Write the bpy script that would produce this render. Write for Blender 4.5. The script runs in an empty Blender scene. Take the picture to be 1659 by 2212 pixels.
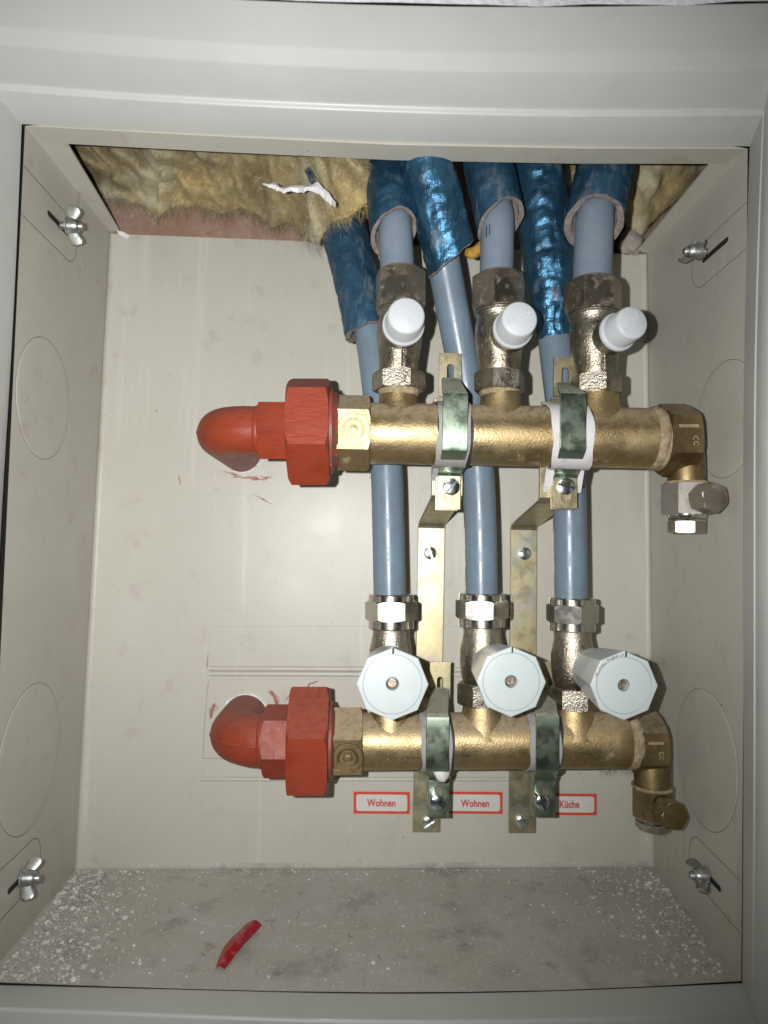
import bpy, math, random
import numpy as np
from mathutils import Matrix, Vector, noise as mnoise

random.seed(7)
rng = np.random.default_rng(7)
scene = bpy.context.scene
C = scene.collection
R = math.radians

# ------------------------------------------------------------------ camera
# dimensions below are millimetres; X right, Y into the cabinet, Z up, back panel at Y = 0
F_PX, IMG_W, IMG_H = 1533.0, 1659.0, 2212.0
CAM = np.array([-15.415, -514.0, 223.146])
_rx, _ry, _rz = -0.056, -0.040, 0.019
_Rx = np.array([[1, 0, 0], [0, math.cos(_rx), -math.sin(_rx)], [0, math.sin(_rx), math.cos(_rx)]])
_Ry = np.array([[math.cos(_ry), 0, math.sin(_ry)], [0, 1, 0], [-math.sin(_ry), 0, math.cos(_ry)]])
_Rz = np.array([[math.cos(_rz), -math.sin(_rz), 0], [math.sin(_rz), math.cos(_rz), 0], [0, 0, 1]])
_R = _Rz @ _Rx @ _Ry
RIGHT = np.array([_R[0, 0], _R[0, 2], -_R[0, 1]])
DOWN = np.array([_R[1, 0], _R[1, 2], -_R[1, 1]])
FWD = np.array([_R[2, 0], _R[2, 2], -_R[2, 1]])

cam_data = bpy.data.cameras.new('camera')
cam = bpy.data.objects.new('camera', cam_data)
C.objects.link(cam)
cam_data.sensor_fit = 'HORIZONTAL'
cam_data.sensor_width = 36.0
cam_data.lens = 36.0 * F_PX / IMG_W
cam_data.clip_start = 0.01
cam_data.clip_end = 50.0
cam_data.dof.use_dof = True
cam_data.dof.focus_distance = 0.42
cam_data.dof.aperture_fstop = 9.5
m = Matrix.Identity(4)
for i in range(3):
    m[i][0] = RIGHT[i]; m[i][1] = -DOWN[i]; m[i][2] = -FWD[i]; m[i][3] = CAM[i] * 0.001
cam.matrix_world = m
scene.camera = cam
scene.render.resolution_x = 768
scene.render.resolution_y = 1024

# ------------------------------------------------------------------ light
world = bpy.data.worlds.new('World')
scene.world = world
world.use_nodes = True
bg = world.node_tree.nodes['Background']
bg.inputs['Color'].default_value = (0.80, 0.92, 1.0, 1)
bg.inputs['Strength'].default_value = 0.005

# the phone's own flash LED, beside its lens
flash_data = bpy.data.lights.new('phone_flash', 'SPOT')
flash_data.energy = 10.8
flash_data.color = (1.0, 0.995, 0.975)
flash_data.shadow_soft_size = 0.0022
flash_data.spot_size = R(110)
flash_data.spot_blend = 1.0
flash = bpy.data.objects.new('phone_flash', flash_data)
C.objects.link(flash)
flash_pos = CAM + RIGHT * -26.0 - DOWN * 7.0 + FWD * 1.0
aim = np.array([-60.0, 0.0, 300.0]) - flash_pos
flash.location = Vector(flash_pos * 0.001)
flash.rotation_euler = Vector(aim).to_track_quat('-Z', 'Y').to_euler()

scene.view_settings.view_transform = 'Standard'
scene.view_settings.look = 'None'
scene.view_settings.exposure = 0.0
scene.view_settings.gamma = 1.0
scene.view_settings.use_curve_mapping = False

# ------------------------------------------------------------------ helpers: points
def ray(px, py):
    return RIGHT * (px - 829.5) / F_PX + DOWN * (py - 1106.0) / F_PX + FWD
def P(px, py, Y):
    d = ray(px, py)
    return CAM + d * ((Y - CAM[1]) / d[1])
def MM(px, py, Y):
    """millimetres covered by one photo pixel at that depth"""
    return float(np.dot(P(px, py, Y) - CAM, FWD)) / F_PX
def on_plane(px, py, p0, n):
    d = ray(px, py)
    return CAM + d * (np.dot(p0 - CAM, n) / np.dot(d, n))
def nrm(v):
    v = np.asarray(v, float)
    return v / np.linalg.norm(v)
def basis(axis, ref=None):
    a = nrm(axis)
    if ref is None:
        ref = np.array([0, 0, 1.0]) if abs(a[2]) < .9 else np.array([0, -1.0, 0])
    u = nrm(np.asarray(ref, float) - a * np.dot(ref, a))
    return a, u, np.cross(a, u)
def fbm(p, s, o=4):
    return mnoise.fractal(Vector((float(p[0]) * s, float(p[1]) * s, float(p[2]) * s)), 1.0, 2.0, o)

# ------------------------------------------------------------------ helpers: meshes
class MB:
    def __init__(self):
        self.v = []; self.f = []; self.n = 0
    def add(self, verts, faces):
        verts = np.asarray(verts, float).reshape(-1, 3)
        self.v.append(verts)
        o = self.n
        self.f += [tuple(i + o for i in f) for f in faces]
        self.n += len(verts)
        return self
    def grid(self, rings, close=True, cap0=False, cap1=False):
        """rings: list of (k,3) arrays"""
        k = len(rings[0]); n = len(rings)
        fs = []
        for i in range(n - 1):
            for j in range(k if close else k - 1):
                a = i * k + j; b = i * k + (j + 1) % k
                fs.append((a, b, b + k, a + k))
        if cap0: fs.append(tuple(reversed(range(k))))
        if cap1: fs.append(tuple((n - 1) * k + j for j in range(k)))
        return self.add(np.concatenate(rings), fs)
    def lathe(self, p0, axis, prof, seg=40, cap0=True, cap1=True, ref=None):
        a, u, w = basis(axis, ref)
        p0 = np.asarray(p0, float)
        th = np.arange(seg) * 2 * math.pi / seg
        c = np.cos(th)[:, None] * u + np.sin(th)[:, None] * w
        return self.grid([p0 + a * t + c * r for r, t in prof], True, cap0, cap1)
    def nut(self, p0, p1, ap, n=6, phase=0., ch0=True, ch1=True, ref=(0, -1, 0), sub=6, rc=None, ap1=None, cap1=True):
        """n-sided nut between p0 and p1, half across-flats ap, chamfered corners; phase: angle of a corner from ref"""
        p0 = np.asarray(p0, float); p1 = np.asarray(p1, float)
        L = np.linalg.norm(p1 - p0)
        a, u, w = basis(p1 - p0, ref)
        k = n * sub
        th = np.arange(k) * 2 * math.pi / k
        loc = (th % (2 * math.pi / n)) - math.pi / n
        shape = 1.0 / np.cos(loc)
        c = np.cos(th + phase)[:, None] * u + np.sin(th + phase)[:, None] * w
        ap1 = ap1 or ap
        rc0 = ap * (rc or 1.035); rc1 = ap1 * (rc or 1.035)
        r0 = ap * shape; r1 = ap1 * shape
        rings = []
        if ch0:
            rr = np.minimum(r0, rc0)
            rings += [p0 + c * rr[:, None]]
            rings += [p0 + a * (np.maximum(r0 - rc0, 0.02) * 0.62)[:, None] + c * r0[:, None]]
        else:
            rings += [p0 + c * r0[:, None]]
        if ch1:
            rings += [p1 - a * (np.maximum(r1 - rc1, 0.02) * 0.62)[:, None] + c * r1[:, None]]
            rings += [p1 + c * np.minimum(r1, rc1)[:, None]]
        else:
            rings += [p1 + c * r1[:, None]]
        return self.grid(rings, True, True, cap1)
    def sweep(self, pts, rad, seg=24, cap0=True, cap1=True, ref=None, shape=None, tilt1=0., tilt_ang=0., tilt0=0.):
        pts = np.asarray(pts, float); n = len(pts)
        rad = np.broadcast_to(np.asarray(rad, float), (n,))
        tan = np.gradient(pts, axis=0)
        a, u, w = basis(tan[0], ref)
        th = np.arange(seg) * 2 * math.pi / seg
        rings = []
        for i in range(n):
            t = nrm(tan[i]); u = nrm(u - t * np.dot(u, t)); w = np.cross(t, u)
            rr = np.full(seg, rad[i])
            if shape is not None:
                rr = rr + np.array([shape(i / (n - 1), x, pts[i] + (math.cos(x) * u + math.sin(x) * w) * rad[i]) for x in th])
            ring = pts[i] + np.cos(th)[:, None] * u * rr[:, None] + np.sin(th)[:, None] * w * rr[:, None]
            rings.append(ring)
        return self.grid(rings, True, cap0, cap1)
    def box(self, c, ux, uy, uz):
        """half-extent vectors"""
        c = np.asarray(c, float); ux = np.asarray(ux, float); uy = np.asarray(uy, float); uz = np.asarray(uz, float)
        vs = [c + sx * ux + sy * uy + sz * uz for sz in (-1, 1) for sy in (-1, 1) for sx in (-1, 1)]
        return self.add(vs, [(0, 2, 3, 1), (4, 5, 7, 6), (0, 1, 5, 4), (2, 6, 7, 3), (0, 4, 6, 2), (1, 3, 7, 5)])
    def band(self, pts, wdir, hw, th, nrmls=None):
        """flat strip along pts, width +-hw along wdir, thickness th"""
        pts = np.asarray(pts, float); wd = nrm(wdir)
        tan = np.gradient(pts, axis=0)
        rings = []
        hw = np.broadcast_to(np.asarray(hw, float), (len(pts),))
        for i, p in enumerate(pts):
            nn = nrm(np.cross(nrm(tan[i]), wd)) * th * .5
            rings.append(np.array([p - wd * hw[i] - nn, p + wd * hw[i] - nn, p + wd * hw[i] + nn, p - wd * hw[i] + nn]))
        return self.grid(rings, True, True, True)
    def slab(self, outline, nvec, th, bevel=0.):
        """extruded polygon; outline ccw seen from +nvec; top at outline + nvec*th"""
        o = np.asarray(outline, float); nv = nrm(nvec)
        k = len(o)
        if bevel:
            c = o.mean(0)
            inn = o + (c - o) / np.linalg.norm(c - o, axis=1)[:, None] * bevel
            return self.grid([o, o + nv * (th - bevel * .7), inn + nv * th], True, True, True)
        return self.grid([o, o + nv * th], True, True, True)
    def holed(self, c, ux, uy, hw, hh, sw, sh, th, off=(0, 0), n=40):
        """rectangular plate (unit ux,uy) with a rounded slot hole half size sw,sh at offset"""
        c = np.asarray(c, float); nv = np.cross(ux, uy)
        ang = sorted(set(list(np.arange(n) * 2 * math.pi / n) + [math.atan2(sy * hh - off[1], sx * hw - off[0]) % (2 * math.pi) for sx in (-1, 1) for sy in (-1, 1)]))
        inn = []; out = []
        s = sh - sw
        for x in ang:
            cx, sy = math.cos(x), math.sin(x)
            inn.append((off[0] + sw * cx, off[1] + sw * sy + (s if sy > 0 else -s if sy < 0 else 0)))
            d = 1e9
            for lim, o, comp in ((hw, off[0], cx), (hh, off[1], sy)):
                if comp > 1e-9: d = min(d, (lim - o) / comp)
                if comp < -1e-9: d = min(d, (-lim - o) / comp)
            out.append((off[0] + d * cx, off[1] + d * sy))
        T = lambda q, h: np.array([c + ux * a + uy * b + nv * h for a, b in q])
        return self.grid([T(inn, 0), T(out, 0), T(out, th), T(inn, th), T(inn, 0)], True)
    def obj(self, name, material, parent=None, loc=None, smooth=35, label=None):
        origin = root_of(parent) if parent is not None else (np.asarray(loc, float) if loc is not None else np.zeros(3))
        me = bpy.data.meshes.new(name)
        v = (np.concatenate(self.v) - origin) * 0.001
        me.from_pydata(v.tolist(), [], self.f)
        me.validate()
        if smooth:
            me.polygons.foreach_set('use_smooth', [True] * len(me.polygons))
            me.set_sharp_from_angle(angle=R(smooth))
        me.materials.append(material)
        o = bpy.data.objects.new(name, me)
        C.objects.link(o)
        if parent is not None:
            o.parent = parent
        else:
            o.location = Vector(origin * 0.001)
        if label: o['label'] = label
        return o

def root_of(o):
    while o.parent: o = o.parent
    return np.array(o.location) * 1000.0
def thing(name, label, cat, loc, group=None):
    o = bpy.data.objects.new(name, None)
    o.empty_display_size = 0.01
    C.objects.link(o)
    o.location = Vector(np.asarray(loc, float) * 0.001)
    o['label'] = label; o['category'] = cat
    if group: o['group'] = group
    return o
def tag(o, label, cat, group=None):
    o['label'] = label; o['category'] = cat
    if group: o['group'] = group
    return o
def bev(o, w=0.3, seg=2):
    md = o.modifiers.new('bevel', 'BEVEL'); md.width = w * 0.001; md.segments = seg; md.limit_method = 'ANGLE'; md.angle_limit = R(40)
    return o
def text_mb(s, height, c, ux, uy, depth, xscale=1.0, bold=0.0, arc=None):
    cu = bpy.data.curves.new('t', 'FONT')
    cu.body = s; cu.size = 1.0; cu.align_x = 'CENTER'; cu.align_y = 'CENTER'
    cu.extrude = 0.02; cu.offset = bold; cu.resolution_u = 3
    ob = bpy.data.objects.new('t', cu)
    C.objects.link(ob)
    dg = bpy.context.evaluated_depsgraph_get()
    me = ob.evaluated_get(dg).to_mesh()
    co = np.array([v.co for v in me.vertices]); fs = [tuple(p.vertices) for p in me.polygons]
    ob.evaluated_get(dg).to_mesh_clear()
    bpy.data.objects.remove(ob); bpy.data.curves.remove(cu)
    nv = np.cross(ux, uy)
    k = height / 0.72
    zz = np.where(co[:, 2] > 0, depth, -0.02)
    b = MB()
    b.add(np.asarray(c) + co[:, :1] * k * xscale * ux + co[:, 1:2] * k * uy + zz[:, None] * nv, fs)
    return b

# ------------------------------------------------------------------ helpers: materials
def mat(name, base, metal=0., rough=.5, layers=(), bumps=(), rvar=None, spec=.5, dust=None, trans=0., coat=0., sss=0., ior=1.45):
    """layers: (kind, scale, stretch, lo, hi, colour, amount, metal_kill) noise-driven colour patches of the thing itself
       bumps: (kind, scale, stretch, strength, distance_mm)"""
    mt = bpy.data.materials.new(name); mt.use_nodes = True
    nt = mt.node_tree; N = nt.nodes; L = nt.links
    bs = N['Principled BSDF']
    tc = N.new('ShaderNodeTexCoord')
    def tex(kind, scale, stretch, seed=0.):
        mp = N.new('ShaderNodeMapping'); mp.inputs['Scale'].default_value = [scale * s for s in stretch]
        mp.inputs['Location'].default_value = (seed, seed * .7, seed * 1.3)
        L.new(tc.outputs['Object'], mp.inputs['Vector'])
        if kind == 'v':
            t = N.new('ShaderNodeTexVoronoi'); t.inputs['Scale'].default_value = 1.0
            L.new(mp.outputs[0], t.inputs['Vector']); return t.outputs['Distance']
        if kind == 'w':
            t = N.new('ShaderNodeTexWave'); t.inputs['Scale'].default_value = 1.0; t.inputs['Distortion'].default_value = 2.5; t.inputs['Detail'].default_value = 3
            L.new(mp.outputs[0], t.inputs['Vector']); return t.outputs['Fac']
        t = N.new('ShaderNodeTexNoise'); t.inputs['Scale'].default_value = 1.0
        t.inputs['Detail'].default_value = 6 if kind == 'n' else 2; t.inputs['Roughness'].default_value = .62
        L.new(mp.outputs[0], t.inputs['Vector']); return t.outputs['Fac']
    def rng_(sock, lo, hi, a, b):
        mr = N.new('ShaderNodeMapRange'); mr.interpolation_type = 'SMOOTHSTEP'
        mr.inputs['From Min'].default_value = lo; mr.inputs['From Max'].default_value = hi
        mr.inputs['To Min'].default_value = a; mr.inputs['To Max'].default_value = b
        L.new(sock, mr.inputs['Value']); return mr.outputs['Result']
    def mixc(fac, a, b):
        mx = N.new('ShaderNodeMix'); mx.data_type = 'RGBA'
        L.new(fac, mx.inputs[0])
        for s, x in ((mx.inputs[6], a), (mx.inputs[7], b)):
            if isinstance(x, tuple): s.default_value = (*x, 1) if len(x) == 3 else x
            else: L.new(x, s)
        return mx.outputs[2]
    def mixf(fac, a, b):
        mx = N.new('ShaderNodeMix'); mx.data_type = 'FLOAT'
        L.new(fac, mx.inputs[0])
        for s, x in ((mx.inputs[2], a), (mx.inputs[3], b)):
            if isinstance(x, (int, float)): s.default_value = x
            else: L.new(x, s)
        return mx.outputs[0]
    col = tuple(base); met = float(metal); ro = float(rough)
    sd = 3.1
    for ly in layers:
        kind, sc, st, lo, hi, cc, amt = ly[:7]
        kill = ly[7] if len(ly) > 7 else 0
        sd += 5.37
        f = rng_(tex(kind, sc, st, sd), lo, hi, 0., amt)
        col = mixc(f, col, tuple(cc))
        if kill:
            met = mixf(f, met, 0.0); ro = mixf(f, ro, kill)
    if rvar:
        sc, lo, hi, r2 = rvar
        ro = mixf(rng_(tex('n', sc, (1, 1, 1), 41.), lo, hi, 0., 1.), ro, r2)
    if dust:
        cc, amt = dust
        g = N.new('ShaderNodeNewGeometry'); sx = N.new('ShaderNodeSeparateXYZ'); L.new(g.outputs['Normal'], sx.inputs[0])
        up = rng_(sx.outputs['Z'], .15, .95, 0., 1.)
        nz = rng_(tex('n', 260, (1, 1, 1), 77.), .32, .62, .35, 1.)
        mu = N.new('ShaderNodeMath'); mu.operation = 'MULTIPLY'; L.new(up, mu.inputs[0]); L.new(nz, mu.inputs[1])
        m2 = N.new('ShaderNodeMath'); m2.operation = 'MULTIPLY'; L.new(mu.outputs[0], m2.inputs[0]); m2.inputs[1].default_value = amt
        f = m2.outputs[0]
        col = mixc(f, col, tuple(cc)); met = mixf(f, met, 0.0); ro = mixf(f, ro, 0.9)
    def setv(sock, x):
        if isinstance(x, tuple): sock.default_value = (*x, 1)
        elif isinstance(x, float): sock.default_value = x
        else: L.new(x, sock)
    setv(bs.inputs['Base Color'], col); setv(bs.inputs['Metallic'], met); setv(bs.inputs['Roughness'], ro)
    bs.inputs['Specular IOR Level'].default_value = spec
    bs.inputs['IOR'].default_value = ior
    if trans: bs.inputs['Transmission Weight'].default_value = trans
    if coat: bs.inputs['Coat Weight'].default_value = coat; bs.inputs['Coat Roughness'].default_value = .12
    if sss:
        bs.inputs['Subsurface Weight'].default_value = sss; bs.inputs['Subsurface Scale'].default_value = .003
    prev = None
    for kind, sc, st, strength, dist in bumps:
        sd += 3.3
        b = N.new('ShaderNodeBump'); b.inputs['Strength'].default_value = strength; b.inputs['Distance'].default_value = dist * .001
        L.new(tex(kind, sc, st, sd), b.inputs['Height'])
        if prev is not None: L.new(prev, b.inputs['Normal'])
        prev = b.outputs[0]
    if prev is not None: L.new(prev, bs.inputs['Normal'])
    return mt

I1 = (1, 1, 1)
PAINT = (0.475, 0.458, 0.40)
M_back = mat('painted_sheet_back', PAINT, 0, .37, [
    ('n', 9, (1, 1, .5), .42, .68, (0.525, 0.51, 0.455), .7),
    ('n', 55, (1, 1, .05), .55, .70, (0.61, 0.60, 0.55), .65),
    ('n', 22, (1, 1, .12), .56, .72, (0.40, 0.37, 0.31), .55),
    ('n', 320, I1, .64, .72, (0.60, 0.59, 0.55), .6),
    ('n', 190, (1, 1, .7), .69, .75, (0.17, 0.14, 0.11), .8),
    ('n', 60, (1, 1, 1), .58, .74, (0.40, 0.37, 0.32), .6)],
    [('n', 60, I1, .06, 1.0), ('n', 900, I1, .14, .12)], rvar=(14, .35, .65, .42), spec=.5)
M_side = mat('painted_sheet_side', PAINT, 0, .42, [
    ('n', 14, (1, .6, .6), .40, .66, (0.515, 0.50, 0.44), .8),
    ('n', 45, I1, .56, .72, (0.39, 0.355, 0.285), .6),
    ('n', 300, I1, .66, .73, (0.58, 0.57, 0.53), .6),
    ('n', 230, I1, .67, .74, (0.17, 0.14, 0.105), .8),
    ('n', 70, (1, 1, .08), .60, .74, (0.35, 0.30, 0.23), .55)],
    [('n', 60, I1, .06, 1.0), ('n', 900, I1, .14, .12)], rvar=(40, .35, .65, .50))
M_floor = mat('painted_sheet_floor', (0.43, 0.415, 0.37), 0, .55, [
    ('n', 18, I1, .40, .62, (0.48, 0.46, 0.425), .8),
    ('n', 30, I1, .52, .70, (0.30, 0.28, 0.25), .75),
    ('n', 70, I1, .58, .70, (0.24, 0.22, 0.195), .6),
    ('n', 120, I1, .58, .70, (0.56, 0.54, 0.52), .6),
    ('n', 420, I1, .58, .70, (0.62, 0.60, 0.57), .8),
    ('n', 520, I1, .64, .72, (0.10, 0.09, 0.08), .8)],
    [('n', 500, I1, .3, .4)], rvar=(30, .35, .6, .85), spec=.35)
M_frame = mat('painted_frame', (0.475, 0.485, 0.465), 0, .36, [
    ('n', 12, I1, .4, .65, (0.515, 0.525, 0.505), .7),
    ('n', 260, I1, .70, .76, (0.2, 0.17, 0.13), .5)],
    [('n', 700, I1, .20, .25), ('n', 30, I1, .05, 1.0)], rvar=(60, .35, .65, .42))
M_groove = mat('groove_dirt', (0.17, 0.155, 0.125), 0, .8)
M_dark = mat('dark_gap', (0.02, 0.018, 0.015), 0, .9)
M_plaster = mat('white_plaster', (0.80, 0.82, 0.84), 0, .9, [('n', 300, I1, .4, .6, (0.68, 0.70, 0.72), .6)], [('n', 240, I1, .7, 2.5)])
M_brick = mat('pinkish_brick', (0.30, 0.185, 0.135), 0, .9, [
    ('n', 40, I1, .42, .66, (0.37, 0.26, 0.215), .8), ('n', 90, I1, .58, .7, (0.42, 0.34, 0.30), .7),
    ('n', 150, I1, .6, .72, (0.20, 0.12, 0.085), .7)], [('n', 300, I1, .5, 1.0)])
M_brass = mat('cast_brass', (0.50, 0.385, 0.21), 1, .39, [
    ('n', 30, (.5, 1, 1), .42, .66, (0.46, 0.335, 0.16), .85),
    ('n', 120, I1, .54, .70, (0.31, 0.225, 0.12), .6),
    ('n', 330, I1, .62, .71, (0.12, 0.09, 0.05), .7, .7),
    ('n', 700, I1, .54, .68, (0.70, 0.56, 0.33), .5), ('n', 55, I1, .60, .72, (0.36, 0.31, 0.23), .6, .8)],
    [('n', 800, I1, .46, .45), ('n', 1500, I1, .4, .3), ('n', 70, I1, .28, .6)], rvar=(60, .35, .62, .52), dust=((0.35, 0.30, 0.225), .85))
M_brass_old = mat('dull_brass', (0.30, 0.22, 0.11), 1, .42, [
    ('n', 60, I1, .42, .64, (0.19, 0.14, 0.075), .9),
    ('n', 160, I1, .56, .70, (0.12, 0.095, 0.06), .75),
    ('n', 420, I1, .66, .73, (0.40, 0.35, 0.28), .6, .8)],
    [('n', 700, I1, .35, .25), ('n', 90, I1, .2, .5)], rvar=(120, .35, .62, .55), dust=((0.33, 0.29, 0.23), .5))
M_nickel = mat('dusty_nickel', (0.47, 0.43, 0.36), 1, .27, [
    ('n', 55, I1, .40, .64, (0.27, 0.23, 0.175), .9),
    ('n', 180, I1, .54, .70, (0.15, 0.12, 0.09), .75),
    ('n', 300, I1, .60, .73, (0.30, 0.26, 0.215), .5, .8)],
    [('n', 750, I1, .75, .5), ('n', 110, I1, .3, .6)], rvar=(90, .35, .62, .42), dust=((0.30, 0.255, 0.21), .4))
M_nut_old = mat('grimy_nickel_nut', (0.46, 0.405, 0.335), 1, .31, [
    ('n', 45, I1, .36, .62, (0.36, 0.305, 0.245), .9),
    ('n', 110, I1, .54, .72, (0.27, 0.23, 0.19), .6, .6),
    ('n', 300, I1, .62, .74, (0.38, 0.34, 0.29), .6, .8)],
    [('n', 800, I1, .35, .25), ('n', 90, I1, .3, .6)], rvar=(90, .35, .62, .44), dust=((0.31, 0.27, 0.22), .5))
M_chrome = mat('bright_nickel', (0.62, 0.59, 0.54), 1, .19, [
    ('n', 90, I1, .50, .70, (0.55, 0.49, 0.41), .7), ('n', 420, I1, .66, .74, (0.25, 0.21, 0.17), .6, .6)],
    [('n', 160, I1, .12, .3)], rvar=(180, .4, .65, .24))
M_body = mat('dusty_pale_nickel', (0.40, 0.375, 0.34), .7, .38, [
    ('n', 80, I1, .42, .64, (0.36, 0.335, 0.30), .8), ('n', 220, I1, .58, .70, (0.20, 0.17, 0.14), .6)],
    [('n', 600, I1, .3, .25)], rvar=(120, .35, .62, .5), dust=((0.36, 0.32, 0.27), .5))
M_pipe = mat('blue_grey_plastic', (0.145, 0.190, 0.238), 0, .27, [
    ('n', 40, I1, .42, .66, (0.155, 0.225, 0.295), .8), ('n', 260, I1, .66, .74, (0.30, 0.36, 0.41), .5),
    ('n', 90, (1, 1, .3), .62, .72, (0.21, 0.27, 0.33), .5)],
    [('n', 200, I1, .12, .3)], rvar=(90, .4, .66, .42), spec=.5, dust=((0.30, 0.32, 0.33), .3))
M_pipe_up = mat('blue_grey_plastic_dusty', (0.155, 0.195, 0.25), 0, .42, [
    ('n', 50, I1, .42, .66, (0.185, 0.225, 0.275), .8), ('n', 240, I1, .66, .74, (0.34, 0.36, 0.38), .6)],
    [('n', 300, I1, .2, .3)], rvar=(90, .4, .66, .55), spec=.45)
M_foil = mat('blue_foil', (0.045, 0.135, 0.225), .74, .26, [
    ('n', 45, I1, .46, .66, (0.022, 0.070, 0.130), .8), ('n', 120, (1, 1, .5), .54, .70, (0.11, 0.125, 0.14), .7, .6),
    ('n', 420, I1, .66, .74, (0.28, 0.27, 0.24), .6, .8)],
    [('n', 220, (1, 1, .7), .75, .9), ('n', 420, (1, 1, .08), .5, .5), ('n', 420, (.15, .15, 1), .45, .5)], rvar=(130, .38, .64, .40))
M_foil_dull = mat('blue_foil_dusty', (0.034, 0.098, 0.170), .5, .36, [
    ('n', 60, I1, .42, .64, (0.022, 0.060, 0.108), .8), ('n', 160, (1, 1, .3), .50, .68, (0.12, 0.13, 0.14), .75, .8),
    ('n', 600, I1, .64, .72, (0.24, 0.23, 0.21), .6, .8)],
    [('n', 220, (1, 1, .5), .5, .8), ('n', 420, (1, 1, .08), .6, .5), ('n', 420, (.15, .15, 1), .35, .4)], rvar=(130, .38, .64, .55))
M_foam = mat('grey_foam', (0.20, 0.17, 0.155), 0, .95, [('n', 300, I1, .4, .65, (0.29, 0.25, 0.23), .8), ('n', 500, I1, .6, .7, (0.12, 0.10, 0.09), .6)],
    [('n', 500, I1, .8, 1.2)], spec=.15)
M_red = mat('red_brush_paint', (0.262, 0.041, 0.017), 0, .40, [
    ('n', 40, I1, .42, .66, (0.205, 0.028, 0.013), .85), ('n', 300, (.3, 1, 1), .60, .74, (0.295, 0.056, 0.028), .7),
    ('n', 120, I1, .62, .74, (0.12, 0.018, 0.012), .7), ('n', 55, I1, .67, .72, (0.10, 0.07, 0.05), .75)],
    [('n', 300, (.25, 1, 1), .7, .6), ('n', 60, I1, .35, 1.2), ('n', 900, I1, .4, .3)], rvar=(140, .35, .65, .5), spec=.40, dust=((0.27, 0.13, 0.105), .35))
M_redold = mat('red_paint_worn_edge', (0.26, 0.05, 0.035), 0, .5, [('n', 160, I1, .45, .62, (0.10, 0.075, 0.055), .85), ('n', 300, I1, .6, .7, (0.42, 0.34, 0.27), .6)],
    [('n', 500, I1, .5, .5)])
M_cap = mat('white_plastic', (0.50, 0.525, 0.55), 0, .42, [
    ('n', 140, I1, .62, .72, (0.52, 0.50, 0.47), .5), ('n', 330, I1, .72, .77, (0.20, 0.17, 0.14), .6)],
    [('n', 500, I1, .10, .2)], spec=.45, sss=.0)
M_handle = mat('pale_handwheel_plastic', (0.525, 0.585, 0.59), 0, .38, [
    ('n', 120, I1, .64, .74, (0.50, 0.555, 0.555), .5), ('n', 420, I1, .74, .78, (0.3, 0.28, 0.25), .5)],
    [('n', 500, I1, .06, .2)], spec=.45)
M_handle_side = mat('grey_handwheel_side', (0.585, 0.635, 0.635), 0, .30, [
    ('n', 160, I1, .64, .74, (0.44, 0.47, 0.46), .5)], [('n', 300, I1, .08, .3)], spec=.55)
M_zinc = mat('yellow_zinc', (0.50, 0.435, 0.27), 1, .36, [
    ('n', 40, I1, .45, .62, (0.40, 0.42, 0.30), .8), ('n', 60, I1, .52, .66, (0.40, 0.38, 0.38), .6),
    ('n', 110, I1, .58, .72, (0.46, 0.29, 0.25), .5), ('n', 260, I1, .62, .72, (0.25, 0.21, 0.13), .6, .6)],
    [('n', 300, I1, .2, .3)], rvar=(120, .35, .62, .48), dust=((0.36, 0.31, 0.25), .6))
M_green = mat('green_zinc', (0.38, 0.46, 0.36), 1, .28, [
    ('n', 30, (1, 1, .6), .44, .64, (0.28, 0.39, 0.29), .6), ('n', 45, I1, .54, .70, (0.46, 0.49, 0.48), .4),
    ('n', 70, I1, .60, .74, (0.52, 0.49, 0.28), .6), ('n', 420, I1, .64, .72, (0.24, 0.27, 0.21), .3)],
    [('n', 500, I1, .2, .25)], rvar=(100, .35, .62, .40), dust=((0.33, 0.29, 0.24), .8))
M_screw = mat('zinc_screw', (0.72, 0.76, 0.78), 1, .22, [('n', 260, I1, .52, .68, (0.30, 0.32, 0.33), .8)], [('n', 400, I1, .25, .3)])
M_liner = mat('white_liner', (0.62, 0.60, 0.61), 0, .7, [('n', 160, I1, .5, .68, (0.44, 0.41, 0.41), .7)], [('n', 400, I1, .3, .4)], spec=.3)
M_liner_grey = mat('grey_liner', (0.34, 0.325, 0.325), 0, .75, [('n', 160, I1, .5, .68, (0.22, 0.205, 0.20), .7)], [('n', 400, I1, .3, .4)], spec=.3)
M_black = mat('black_rubber', (0.028, 0.027, 0.028), 0, .6)
M_ink = mat('black_ink', (0.02, 0.02, 0.035), 0, .6)
M_stk_red = mat('sticker_red', (0.62, 0.055, 0.022), 0, .5)
M_stk_white = mat('sticker_white', (0.62, 0.61, 0.57), 0, .55, [('n', 60, I1, .5, .7, (0.54, 0.53, 0.49), .6)])
M_stk_text = mat('sticker_letters', (0.48, 0.03, 0.03), 0, .5)
M_wing = mat('wing_nut_zinc', (0.40, 0.415, 0.40), 1, .40, [('n', 130, I1, .45, .66, (0.34, 0.34, 0.32), .8, .5)], [('n', 500, I1, .3, .3)])
M_hemp = mat('hemp_sealing', (0.27, 0.205, 0.12), 0, .85, [('n', 220, I1, .45, .62, (0.42, 0.345, 0.235), .8), ('n', 300, I1, .58, .7, (0.12, 0.09, 0.055), .8)], [('n', 400, I1, .8, 1.0)])
M_wool = mat('mineral_wool', (0.33, 0.265, 0.14), 0, .95, [
    ('n', 11, (1, 1, .8), .40, .58, (0.14, 0.112, 0.072), .95), ('n', 9, I1, .50, .62, (0.62, 0.48, 0.21), .85),
    ('n', 20, I1, .50, .66, (0.49, 0.45, 0.32), .85), ('n', 260, (1, 1, .3), .5, .68, (0.60, 0.53, 0.36), .5)],
    [('n', 60, (1, 1, .6), .35, 3.0), ('n', 500, (.4, 1, 1), .6, .8)], spec=.08)
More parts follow.
